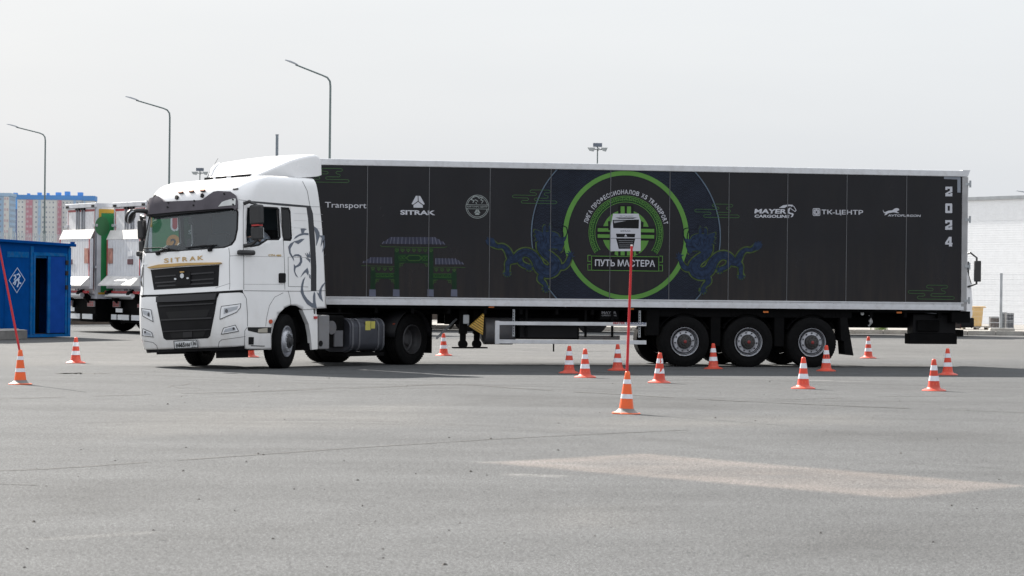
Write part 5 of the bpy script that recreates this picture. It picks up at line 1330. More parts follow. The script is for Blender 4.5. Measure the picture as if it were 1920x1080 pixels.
# number plate
pq = [(328.5, 638.5), (371, 636.5), (372.5, 650.3), (329.8, 652.4)]
C('number_plate', patch(CS, pq, .035, .03, step=8), mat('plate_white', (.68, .70, .72), .4)); C('plate_frame', stroke(CS, pq, 1.2, .037, True, step=6), BLACKP)
nl = MB(); text(CS, 'В', 332.5, 650.2, 336.3, 643, bold=.03, off=.040, mb=nl); text(CS, '665', 337, 650, 349, 641.0, slope=-.045, bold=.03, off=.040, mb=nl); text(CS, 'НМ', 350, 649.2, 358.5, 642, slope=-.045, bold=.03, off=.040, mb=nl)
text(CS, '136', 360.5, 646.6, 370, 639, slope=-.045, bold=.02, off=.040, mb=nl); text(CS, 'RUS', 362, 650.4, 369, 648.1, slope=-.045, off=.040, mb=nl)
C('plate_characters', nl, BLACKP)
# headlights and fog lamps
LENS = mat('headlight_lens', (.80, .81, .84), .15, spec=.8); LENSI = mat('lamp_projector', (.05, .05, .06), .1, spec=1); LENSB = mat('lamp_inner_grey', (.42, .44, .48), .25)
def lamp(name, px, inner, proj, lab=None):
    C(name, patch(CS, px, .012, .02, step=4), LENS, lab)
    C(name + '_rim', stroke(CS, px, 1.1, .0125, True, step=5), BLACKP)
    C('lamp_bezel', patch(CS, inner, .016, step=4), LENSB); C('projector', patch(CS, ell(*proj, 12), .020, step=3), LENSI)
lamp('headlight', [(416, 574.5), (451, 569.5), (450, 577), (443, 585.5), (413, 598.5), (414, 582)], [(421, 578), (446, 574), (444, 580), (420, 589)], (425.3, 583, 2.8, 3.8))
lamp('headlight', [(266.5, 578.5), (284, 581), (286, 592), (288, 603), (268.5, 592.5)], [(269, 582), (281, 584), (283, 595), (270, 589)], (280, 589.5, 2, 3.8))
lamp('fog_lamp', [(420, 615), (441, 609.5), (447, 621), (415.5, 626.5)], [(423, 617), (439, 613), (442, 619), (420, 623)], (438, 616, 2.2, 2.6))
lamp('fog_lamp', [(269, 616), (285, 623), (288, 631.5), (267.5, 629)], [(271, 620), (283, 625), (284, 629), (270, 627)], (273.5, 622.5, 1.8, 2.6))
LINE = mat('panel_gap', (.06, .06, .065), .7)
def gapl(pts, w=.8, off=.0015, nm='panel_gap_line', m=LINE): C(nm, stroke(CS, pts, w, off, step=5), m)
gapl([(409, 652.5), (411, 641), (416, 637), (460, 631)]); gapl([(297, 659), (294, 648), (287, 642), (266, 638.5)])
gapl([(429, 465), (431, 479.5), (430, 492), (431, 536), (430, 543)]); gapl([(430, 480), (457, 478.5)], .6); gapl([(270, 476), (269, 545), (268, 553)]); gapl([(404, 540), (432, 531)], .5)
C('nose_flap', patch(CS, [(263, 493), (270, 492.5), (276, 495), (276, 497.5), (266, 496), (267, 520), (269, 537), (265.5, 535), (262.5, 515)], .012, .014, step=4), PAINT)
C('air_slot', patch(CS, [(261.8, 500.5), (263.8, 501), (265.6, 520), (268.4, 536), (266.5, 537), (263.5, 521)], .016, .014, step=4), BLACKP)
# wipers
for (x0, y0, x1, y1, x2, y2) in ((289, 467.5, 328, 469, 297, 476), (352, 462.5, 408, 461, 394, 468.5)):
    pass
def wiper(arm, blade, pivot):
    mb = MB(); A = [CS.pt(*CS.uv(*p), .035) for p in arm]; B = [CS.pt(*CS.uv(*p), .022) for p in blade]
    mb.tube(A, [.018, .013, .009], 6).tube(B, .011, 6); patch(CS, pivot, .03, .03, mb=mb, step=4); C('wiper', mb, BLACKP)
wiper([(298, 474), (318, 467), (333, 470)], [(272, 466.5), (300, 465), (336, 470.5)], [(293, 474), (301, 472.5), (300.5, 478), (295, 479)])
wiper([(395, 467), (400, 462), (372, 463)], [(350, 465.5), (380, 461.5), (408, 460)], [(390.5, 468), (399, 465.5), (398, 471), (391.5, 472)])
# ---- side
BAND = mat('band_black', (.015, .016, .022), .3)
P('side_band', [(467.5, 376.5), (530, 381.5), (582, 386), (586.5, 400), (590.5, 450), (593, 500), (593, 545.5), (583, 545.5), (583, 500), (580.5, 450), (577.5, 410), (574.5, 389), (530, 385.8), (468, 379.6)], BAND, .004, .008)
gapl([(457, 377), (456, 400), (456, 450), (457, 490), (457, 543)]); gapl([(447.5, 374.5), (467, 377)], .6); gapl([(523.5, 391), (531, 449), (533.5, 500), (534, 543)], .7)
gapl([(457, 545), (500, 545.5), (560, 546), (611, 545)], .9); gapl([(457, 480.5), (531, 481.5)], .4); gapl([(457, 533), (531, 533)], .4)
gapl([(454, 546), (462, 560), (464, 590), (464, 612)], .9); gapl([(531, 549), (515, 557), (505, 573), (500, 595), (498, 612)], .7); gapl([(540, 545), (544, 560), (545, 571)], .7)
gapl([(567, 340), (576, 358), (581, 386), (583, 388)], .7); gapl([(582, 387.5), (608, 388)], .6); gapl([(540, 482), (540.5, 537), (578, 538)], .7); gapl([(541, 482), (582, 483)], .5); gapl([(458, 654), (459, 620), (463, 614)], .8)
gapl([(462, 628), (462, 628.5)], .3)
for y in (400, 413, 427): gapl([(551, y), (575, y + 1)], .5, .001, 'side_crease', mat('crease_grey', (.45, .45, .46), .5)); gapl([(586, y + 1), (605, y + 2)], .5, .001, 'side_crease', mat('crease_grey', (.45, .45, .46), .5))
P('door_handle', rrect(522.5, 512, 534.5, 530.5, 2.5), BLACKP, .02, .03)
# step box opening
P('step_recess', [(464, 613.5), (509, 613.5), (508, 624.5), (487, 625), (465, 620)], mat('deep_black', (.005, .005, .006), .8), .004, .006); P('step_plate', [(484, 617), (501, 614.5), (501, 623.5), (483, 623.5)], mat('step_alu', (.45, .42, .36), .5, metal=.4), .008, .006)
P('step_tread', [(466, 632), (475.5, 632), (475, 646), (466, 646)], BLACKP, .008, .01); gapl([(470, 648), (496, 649)], 1.4, .006, 'step_grip', BLACKP)
P('side_marker', ell(507, 603, 3.2, 4.0, 12), AMBER if False else mat('marker_red_orange', (.50, .07, .02), .35), .016, .03)
C('side_lettering', text(CS, 'C7H 480', 503, 480.3, 527, 476.5, slope=.03, bold=.03, off=.006), mat('gold_print', (.50, .32, .08), .45))
# beast line drawing
def zs(x, y): return (530 + x / 5.684, 400 + y / 5.684)
TG = mat('tiger_print_grey', (.125, .145, .185), .4, var=.05)
tg = MB()
for poly in ([(193, 165), (222, 163), (252, 170), (232, 180), (222, 210), (202, 210)], [(118, 274), (140, 245), (185, 220), (230, 210), (272, 213), (272, 230), (225, 226), (175, 240), (140, 262)],
             [(120, 300), (160, 290), (195, 275), (228, 273), (200, 300), (165, 325), (140, 312)], [(120, 303), (80, 375), (82, 420), (104, 460), (110, 466), (120, 508), (100, 470), (72, 425), (60, 355), (85, 320)],
             [(105, 460), (130, 440), (165, 437), (200, 458), (196, 462), (150, 452)], [(185, 462), (203, 478), (204, 520), (185, 555), (135, 580), (128, 620), (140, 650), (163, 684), (140, 662), (122, 615), (120, 545), (135, 565), (165, 545), (185, 515)],
             [(238, 425), (262, 455), (258, 420), (278, 448), (284, 405), (292, 470), (262, 465)], [(245, 475), (270, 495), (262, 475), (290, 490), (291, 525), (270, 495)],
             [(190, 678), (225, 620), (262, 583), (275, 625), (270, 660), (248, 625), (230, 635)], [(238, 680), (222, 730), (212, 800), (225, 862), (260, 915), (310, 960), (325, 958), (325, 880), (335, 835), (345, 862), (345, 930), (360, 1010), (310, 1000), (260, 965), (215, 895), (193, 840), (200, 760), (215, 710)],
             [(285, 650), (293, 660), (294, 695), (284, 680)]):
    patch(CS, [zs(*p) for p in poly], .003, mb=tg, step=4, grid=(.04, .06)); stroke(CS, [zs(*p) for p in poly], .9, .0036, True, mb=tg, step=4)
for poly in ([(335, 142), (365, 165), (388, 205), (392, 240), (372, 300), (356, 345), (360, 290), (352, 220), (337, 170)], [(392, 238), (440, 238), (474, 240), (475, 265), (455, 330), (435, 380), (418, 415), (430, 370), (448, 262), (425, 300), (405, 355), (418, 262), (400, 246)], [(474, 405), (455, 430), (442, 455), (474, 430)],
             [(474, 730), (445, 750), (415, 800), (410, 860), (418, 905), (428, 938), (395, 905), (365, 842), (385, 860), (395, 810), (420, 765), (450, 737)]):
    patch(CS, [zs(*p) for p in poly], .003, mb=tg, step=4, grid=(.04, .06)); stroke(CS, [zs(*p) for p in poly], .9, .0036, True, mb=tg, step=4)
stroke(CS, [zs(*p) for p in [(62, 360), (72, 425), (100, 470)]], 1.0, .0034, mb=tg)
C('beast_line_drawing', tg, TG, label='grey roaring beast line drawing on white cab side')
# rear arch strip and red marker (part of the fender behind the wheel)
C('rear_fender_strip', MB().prism([PS.uv(*p) for p in [(568, 580.5), (589, 580), (589.5, 589), (596.5, 589.5), (597, 655), (586, 656), (584, 630), (580, 608), (573, 592)]], 'y', 1.15, 1.25), PAINT, bevel=.008)
C('wheel_arch_liner', MB().prism([PS.uv(*p) for p in [(507, 656), (508, 630), (513, 606), (523, 586), (538, 573), (556, 571), (572, 582), (581, 606), (585, 630), (585, 656), (592, 656), (592, 560), (500, 560), (500, 656)]], 'y', .55, 1.20), BLACKP)
C('fender_marker', MB().box(*sorted((PS.uv(589, 595)[0], PS.uv(594.5, 595)[0])), 1.251, 1.27, *sorted((PS.uv(590, 597.8)[1], PS.uv(590, 593)[1]))), REDM)
C('lower_valance', patch_uv(CS, dens([(-1.9, .30), (1.9, .30), (1.9, .385), (-1.9, .385)], .1), -.03, .03, grid=(.1, .1)), BLACKP)
C('front_skid', MB().box(1.0, 1.3, -.95, -.2, .27, .38), BLACKP); C('intake_box', MB().box(.9, 1.25, .50, .98, .17, .36), BLACKP)
# ---- roof deflector
DP = mat('deflector_white', (0.78, 0.78, 0.79), 0.28, var=0.02, coat=.4)
# cross sections along the length: (a, half width, top z, base z, shoulder radius)
secs = [(.16, .58, 3.56, 3.535, .02), (.10, .63, 3.60, 3.535, .03), (-.02, .72, 3.66, 3.53, .045), (-.2, .86, 3.755, 3.53, .05), (-.42, .99, 3.86, 3.535, .055), (-.62, 1.08, 3.925, 3.54, .06), (-.82, 1.13, 3.97, 3.55, .06), (-.95, 1.15, 3.985, 3.565, .06), (-1.03, 1.16, 3.965, 3.58, .06), (-1.09, 1.16, 3.90, 3.60, .06)]
mb = MB(); rows_ = []
for a, w, zt_, zb_, r in secs:
    r = min(r, (zt_ - zb_) * .9); row = [(a, -w, zb_)]
    row += [(a, -w + r - r * math.cos(R(t)), zt_ - r + r * math.sin(R(t))) for t in (0, 15, 30, 45, 60, 75, 90)]
    row += [(a, -w * .45, zt_ + .028), (a, 0.0, zt_ + .04), (a, w * .45, zt_ + .028)]
    row += [(a, w - r + r * math.cos(R(t)), zt_ - r + r * math.sin(R(t))) for t in (90, 75, 60, 45, 30, 15, 0)] + [(a, w, zb_)]
    rows_.append(row)
m = len(rows_[0]); mb.add([p for r_ in rows_ for p in r_], [(i * m + j, i * m + j + 1, (i + 1) * m + j + 1, (i + 1) * m + j) for i in range(len(rows_) - 1) for j in range(m - 1)])
mb.add(rows_[0], [tuple(range(m))]); mb.add(rows_[-1], [tuple(range(m))])
C('sun_gap_box', MB().box(-1.12, -.82, -.95, -.45, 1.1, 3.35), BLACKP, bevel=.04); C('sun_gap_box', MB().box(-1.02, -.82, .3, .55, 1.1, 2.6), BLACKP, bevel=.03)  # added boxes that block the sun in the gap behind the cab
C('roof_deflector', mb, DP, smooth=45)
C('deflector_ridge', MB().tube([(.02, -.66, 3.66), (-.2, -.82, 3.78), (-.42, -.94, 3.88), (-.62, -1.02, 3.94)], [.02, .03, .03, .02], 8), DP, smooth=60)
C('deflector_slot', MB().prism([(.26, 3.535), (.265, 3.60), (.05, 3.62), (.0, 3.535)], 'y', -.60, .46), mat('deep_black', (.005, .005, .006), .8))
C('roof_vent_frame', MB().box(.25, .28, -.36, -.30, 3.535, 3.61), PAINT)
C('roof_vent_slot', MB().box(.266, .28, -.02, .09, 3.56, 3.585), PAINT); C('deflector_gap', MB().box(-.9, .1, -.8, 1.02, 3.525, 3.545), BLACKP)
C('side_antenna', MB().tube([(.75, -.15, 3.50), (.68, -.15, 3.55), (.50, -.02, 3.92)], [.012, .006, .003], 5), BLACKP)
# side extender behind deflector
# ---- mirrors
MIR = mat('mirror_housing', (.022, .022, .024), .4)
def mirror(s, y0, y1, z0, zm_, z1):
    C('mirror_housing', MB().box(1.06, 1.19, *sorted((s * y0, s * y1)), zm_ + .015, z1), MIR, bevel=.035)
    C('mirror_housing', MB().box(1.07, 1.18, *sorted((s * (y0 + .01), s * (y1 - .015))), z0, zm_ - .01), MIR, bevel=.035)
    C('mirror_glass', MB().box(1.05, 1.058, *sorted((s * (y0 + .035), s * (y1 - .03))), zm_ + .05, z1 - .04), mat('mirror_glass', (.6, .62, .65), .03, metal=1)); C('mirror_glass', MB().box(1.058, 1.066, *sorted((s * (y0 + .035), s * (y1 - .03))), z0 + .03, zm_ - .04), MATS['mirror_glass'])
    C('mirror_arm', MB().tube([(1.22, 1.25 * s, z1 + .03), (1.2, 1.36 * s, z1 + .06), (1.13, s * (y0 + y1) / 2, z1), (1.13, s * (y0 + y1) / 2, z0), (1.16, 1.36 * s, z0 - .08), (1.25, 1.25 * s, z0 - .1)], .035, 8), MIR, smooth=60)
mirror(1, 1.335, 1.60, 2.30, 2.565, 2.945); mirror(-1, 1.345, 1.50, 2.06, 2.44, 2.82)
C('mirror_foot', MB().box(*sorted((PS.uv(444, 472)[0], PS.uv(474, 472)[0])), 1.25, 1.34, *sorted((PS.uv(458, 478.5)[1], PS.uv(458, 469)[1]))), MIR, bevel=.03)
C('mirror_foot', MB().box(1.0, 1.4, -1.34, -1.25, 2.12, 2.22), MIR, bevel=.03)
C('mirror_cover_red', MB().box(1.068, 1.20, 1.40, 1.56, 2.555, 2.582), REDM)
# front view mirror on its hooked arm, far side
FMX = [(1.20, -1.10, 2.93), (1.38, -1.15, 2.97), (1.50, -1.2, 2.97), (1.56, -1.26, 2.93)]
C('front_mirror_arm', MB().tube(FMX, [.05, .045, .04, .05], 8), MIR, smooth=60)
fm_ = MB(); ME = Matrix.Translation((1.56, -1.31, 2.87)) @ Matrix.Rotation(R(62), 4, 'X')
prof = [(0, -.06), (.10, -.055), (.17, -.03), (.19, .0), (.17, .03), (.10, .05), (0, .055)]
fm_.lathe(prof, 20, 'z'); fm_.v = [tuple(ME @ Vector((v[0] * .55, v[1] * .75, v[2]))) for v in fm_.v]
C('front_mirror', fm_, MIR, smooth=60)
rg = MB(); pts = [ME @ Vector((.085 * math.cos(a), .12 * math.sin(a), -.05)) for a in [i * math.pi / 10 for i in range(21)]]; rg.tube(pts, .012, 5); C('front_mirror_rim', rg, ALU)
# ---- chassis of the tractor
XS = Plane(XM, 'y', 1.2)
def X(px, py, y=1.2): return Plane(XM, 'y', y).uv(px, py)
def U(name, mb, m, label=None, **k): return part(name, mb, m, TU, label, **k)
for yy in (.38, -.46): U('frame_rail', MB().box(-4.5, 1.0, yy, yy + .08, .72, 1.0), CHASS)
U('front_axle', MB().box(-.06, .06, -.9, .9, .36, .5), CHASS); U('rear_axle', MB().cyl((-3.68, -.9, .5), (-3.68, .9, .5), .1, n=14).cyl((-3.5, 0, .5), (-3.86, 0, .5), .26, n=18), CHASS)
U('engine_block', MB().box(-.9, .9, -.4, .4, .45, 1.15).box(-1.0, -.3, .4, 1.0, .45, .95), CHASS, bevel=.03)
steer_c = (0.0, 1.205, .505)
make_wheel('steer', TU, (0.0 + .03, 1.20, .505), 1, R(20), R(10)); make_wheel('steer', TU, (0.03, -1.20, .505), -1, R(17), 0)
make_wheel('drive', TU, (-3.68, 1.235, .505), 1, 0, R(20)); make_wheel('drive', TU, (-3.68, -1.235, .505), -1, 0, 0)
U('fifth_wheel', MB().cyl((-3.1, 0, 1.02), (-3.1, 0, 1.09), .45, n=28), CHASS)
# side panel, urea tank, fuel tank
a = X(597.5, 620); b = X(618, 620)
U('side_panel', MB().box(min(a[0], b[0]), max(a[0], b[0]), .75, 1.2, X(600, 655)[1], X(600, 591)[1]), mat('panel_greyed_white', (.20, .20, .21), .5, dirt=.3), bevel=.02)
U('panel_bolts', MB().cyl((X(601, 646)[0], 1.2, X(601, 646)[1] + .02), (X(601, 646)[0], 1.21, X(601, 646)[1] + .02), .055, n=16), BLACKP)
U('tank_box', MB().box(*sorted((X(619, 620)[0], X(655, 620)[0])), .55, 1.08, X(640, 652)[1], X(640, 592)[1]), CHASS, bevel=.03)
U('air_cylinder', MB().cyl((X(626, 640)[0], .7, .75), (X(626, 640)[0], 1.15, .75), .13, n=20), mat('grey_tank', (0.11, 0.11, 0.12), 0.5), smooth=50)
U('tank_bracket', MB().box(*sorted((X(634, 620)[0], X(650, 620)[0])), 1.081, 1.11, X(640, 650)[1], X(640, 620)[1]), mat('bracket_grey', (.10, .10, .11), .5))
x0, x1 = X(721, 630)[0], X(656, 630)[0]; z0, z1 = X(690, 659)[1], X(690, 598)[1]; FT = mat('fuel_tank_alu', (.085, .09, .11), .34, metal=.7, var=.12, dirt=.35, dcol=(.08, .08, .09))
sec = rrect(.52, z0, 1.2, z1, .16, 6); U('fuel_tank', MB().prism(sec, 'x', x0, x1), FT, smooth=40, bevel=.015)
for px in (661, 673.5, 709, 718.5):
    xx = X(px, 630)[0]; U('tank_strap', MB().prism(rrect(.50, z0 - .012, 1.213, z1 + .012, .165, 6), 'x', xx - .025, xx + .025), mat('strap_grey', (.15, .155, .175), .4, metal=.6), smooth=40)
for px0, px1, py0, py1 in ((685, 694.5, 602, 619), (695.5, 703, 602.5, 616)):
    U('tank_sticker', MB().box(*sorted((X(px0, 610)[0], X(px1, 610)[0])), 1.2005, 1.2035, *sorted((X(690, py1)[1], X(690, py0)[1]))), mat('sticker_yellow', (.50, .46, .10), .5))
U('tank_step', MB().box(x0 - .05, x1, .6, 1.15, z0 - .09, z0 - .02), CHASS)
U('reflector', MB().box(X(743, 610)[0], X(740, 610)[0], 1.15, 1.2, X(741, 616)[1], X(741, 606)[1]), mat('reflector_dull', (.20, .04, .02), .4))
# rear mudguards and flaps
for s in (1, -1):
    mg_ = MB(); n = 14; vs = []
    for k in range(n + 1):
        a = R(5 + 170 * k / n)
        for yy in (.58, 1.25): vs.append((-3.68 + .6 * math.cos(a), yy * s, .5 + .6 * math.sin(a)))
    mg_.add(vs, [(2 * k, 2 * k + 1, 2 * k + 3, 2 * k + 2) for k in range(n)]); o = U('mudguard', mg_, BLACKP, smooth=50); sm = o.modifiers.new('s', 'SOLIDIFY'); sm.thickness = .02
    U('mud_flap', MB().box(-4.33, -4.31, *sorted((.62 * s, 1.22 * s)), .22, 1.0), RUBBER)
U('catwalk', MB().box(-2.6, -1.1, -.6, .6, 1.001, 1.02), CHASS)
U('air_hoses', MB().tube([(-1.0, .2, 1.9), (-1.4, .3, 1.5), (-1.7, .2, 1.8), (-1.9, .1, 2.0)], .02).tube([(-1.0, -.1, 1.9), (-1.4, -.2, 1.4), (-1.9, -.1, 1.9)], .02), REDM)
# ================================================================ DRIVER
def skin_body(name, verts, edges, radii, M):
    me = bpy.data.meshes.new(name); me.from_pydata(verts, edges, []); o = bpy.data.objects.new(name, me); COL.objects.link(o)
    o.modifiers.new('skin', 'SKIN'); sb = o.modifiers.new('sub', 'SUBSURF'); sb.levels = 2; sb.render_levels = 2
    for i, r_ in enumerate(radii): me.skin_vertices[0].data[i].radius = (r_, r_) if not isinstance(r_, tuple) else r_
    me.skin_vertices[0].data[0].use_root = True
    bpy.context.view_layer.update(); ev = o.evaluated_get(bpy.context.evaluated_depsgraph_get()); m2 = bpy.data.meshes.new_from_object(ev)
    bpy.data.objects.remove(o)
    o = bpy.data.objects.new(name, m2); COL.objects.link(o); o.matrix_world = M; return o
V = [(.12, .62, 1.80), (.10, .62, 2.05), (.10, .62, 2.28), (.12, .62, 2.44), (.14, .62, 2.55), (.17, .62, 2.67), (.18, .62, 2.78),
     (.12, .80, 2.40), (.30, .98, 2.24), (.55, .98, 2.36), (.64, .96, 2.38), (.12, .44, 2.40), (.28, .36, 2.18), (.58, .46, 2.12), (.68, .52, 2.14),
     (.5, .74, 1.82), (.75, .76, 1.45), (.5, .5, 1.82), (.75, .48, 1.45), (.88, .76, 1.28), (.88, .48, 1.28)]
for k in range(5): V += [(.70, .985 - k * .02, 2.40), (.77 - abs(k - 2) * .008, .99 - k * .024, 2.385)]
E_ = [(0, 1), (1, 2), (2, 3), (3, 4), (4, 5), (5, 6), (3, 7), (7, 8), (8, 9), (9, 10), (3, 11), (11, 12), (12, 13), (13, 14), (0, 15), (15, 16), (0, 17), (17, 18), (16, 19), (18, 20)]
for k in range(5): E_ += [(10, 21 + 2 * k), (21 + 2 * k, 22 + 2 * k)]
RR = [.16, .15, .17, .13, .06, .09, .095, .075, .06, .045, .035, .075, .06, .045, .04, .09, .06, .09, .06, .05, .05] + [.011, .009] * 5
drv = skin_body('person', V, E_, RR, KM_)
tag(drv, 'driver in a pale blue shirt sitting at the open window behind the mirror', 'person')
SKIN = mat('skin', (.45, .27, .20), .55); SHIRT = mat('pale_blue_shirt', (.42, .47, .55), .8, var=.1); TROU = mat('dark_trousers', (.03, .035, .05), .8)
drv.data.materials.clear(); [drv.data.materials.append(m) for m in (SKIN, SHIRT, TROU)]
for p in drv.data.polygons:
    c = p.center; p.use_smooth = True
    p.material_index = 0 if (c.z > 2.56 or c.x > .52 and c.z > 2.0) else (2 if c.z < 1.95 else 1)
hd = MB().lathe([(0, .11), (.06, .10), (.095, .06), (.105, .01), (.102, -.02)], 20, 'z', (.165, .62, 2.80)); h = part('hair', hd, mat('dark_hair', (.02, .015, .01), .7), drv, smooth=60)
fc = MB(); 
for s in (1, -1): fc.lathe([(0, .012), (.011, .006), (.013, 0), (.011, -.006), (0, -.012)], 8, 'z', (.272, .62 + .035 * s, 2.745))
part('eyes', fc, mat('eye_white', (.6, .6, .6), .3), drv)
part('nose', MB().tube([(.268, .62, 2.745), (.292, .62, 2.715), (.275, .62, 2.705)], [.008, .016, .012], 6), SKIN, drv, smooth=60)
part('mouth', MB().box(.262, .275, .595, .645, 2.668, 2.676), mat('lips', (.35, .13, .11), .5), drv)
for s in (1, -1): part('ear', MB().lathe([(0, .03), (.014, .02), (.018, 0), (.012, -.02), (0, -.028)], 8, 'z', (.175, .62 + .098 * s, 2.735)), SKIN, drv, smooth=60)
part('cap_visor', MB().box(.66, .675, .99, 1.0, 2.41, 2.42), REDM, drv) if False else None
# ================================================================ PARKED BOX TRUCKS
TRW = mat('truck_box_white', (.76, .75, .76), .5, var=.04, dirt=.25)
TRG = mat('truck_frame_grey', (.55, .56, .59), .45, metal=.2)
REFR = mat('red_tape', (.40, .03, .035), .5); REFR2 = mat('faded_red_tape', (.33, .09, .09), .6)
TGREEN = mat('truck_side_green', (.02, .21, .065), .5, var=.12); TYEL = mat('truck_side_yellow', (.50, .30, .03), .5)
LIFTW = mat('lift_platform_white', (.60, .585, .57), .5, dirt=.15, dcol=(.35, .3, .27)); LIFTG = mat('lift_platform_grey', (.62, .63, .66), .5, var=.06, dirt=.25, dcol=(.45, .4, .36))
def box_truck(M, label, H_=4.03, L=9.0, W=2.5, side=None, group='box trucks parked along the far side of the yard'):
    """local x forward, 0 = rear face; y left"""
    e = empty('box_truck', M); tag(e, label, 'box truck', group)
    hw = W / 2; xb = L - 2.3
    part('cargo_box', MB().box(.03, xb, -hw + .02, hw - .02, 1.15, H_ - .03), TRW, e)
    part('roof_frame', MB().box(.0, xb + .02, -hw, hw, H_ - .12, H_), TRG, e)
    part('lower_frame', MB().box(0, xb + .02, -hw, hw, 1.05, 1.18), TRG, e)
    for s in (1, -1):
        part('corner_post', MB().box(0, .14, *sorted((hw * s, (hw - .14) * s)), 1.18, H_ - .12), TRG, e)
        part('corner_post', MB().box(xb - .1, xb + .02, *sorted((hw * s, (hw - .1) * s)), 1.18, H_ - .12), TRG, e)
        part('frame_rail', MB().box(.1, L - .6, s * .45 - .04, s * .45 + .04, .78, 1.04), CHASS, e)
        part('side_guard', MB().box(2.9, xb - .6, *sorted((hw * s * .96, hw * s * .93)), .5, .62).box(2.9, xb - .6, *sorted((hw * s * .96, hw * s * .93)), .8, .9), TRG if side is None else CHASS, e)
        make_wheel('box', e, (1.9, 1.2 * s, .48), s); make_wheel('box', e, (L - 1.35, 1.2 * s, .48), s)
        part('fuel_tank' if s < 0 else 'battery_box', MB().prism(rrect(.6, .45, 1.15, .98, .1, 4), 'x', xb - 2.2, xb - .7) if s > 0 else MB().cyl((xb - 2.2, -.85, .72), (xb - .8, -.85, .72), .28, n=20), CHASS if s > 0 else STEEL, e, smooth=40)
    # cab
    w2 = hw - .06; prof = [(L - 2.15, .75), (L - 2.0, .55), (L, .50), (L + .03, 1.2), (L - .02, 1.75), (L - .30, 2.75), (L - .55, 2.9), (L - 2.15, 2.95)]
    part('cab', MB().prism(prof, 'y', -w2, w2), WHITE, e, bevel=.06)
    part('windscreen', MB().add([(L + .012, -w2 + .12, 1.80), (L + .012, w2 - .12, 1.80), (L - .265, w2 - .12, 2.68), (L - .265, -w2 + .12, 2.68)], [(0, 1, 2, 3)]), mat('truck_glass', (.03, .035, .04), .06, spec=.8), e)
    for s in (1, -1):
        y_ = (w2 + .004) * s
        part('door_window', MB().add([(L - .25, y_, 1.85), (L - 1.05, y_, 1.85), (L - 1.05, y_, 2.6), (L - .45, y_, 2.6)], [(0, 1, 2, 3)]), mat('truck_glass', (.03, .035, .04), .06, spec=.8), e)
        part('mirror', MB().box(L + .04, L + .26, *sorted((hw * s, (hw + .24) * s)), 1.90, 2.62), MIR, e, bevel=.03)
        part('mirror_arm', MB().tube([(L - .3, w2 * s, 2.80), (L - .1, (hw + .08) * s, 2.90), (L + .12, (hw + .12) * s, 2.72), (L + .12, (hw + .12) * s, 1.82), (L - .15, w2 * s, 1.72)], .035, 6), MIR, e)
        part('wheel_arch', MB().cyl((L - 1.35, (w2 - .05) * s, .48), (L - 1.35, (w2 + .012) * s, .48), .56, n=24), BLACKP, e)
        part('headlight', MB().box(L - .02, L + .04, *sorted((.75 * s, 1.1 * s)), .72, .92), LENS, e, bevel=.02)
    part('front_bumper', MB().box(L - .5, L + .08, -w2 - .02, w2 + .02, .32, .66), BLACKP if side is None else WHITE, e, bevel=.04)
    return e
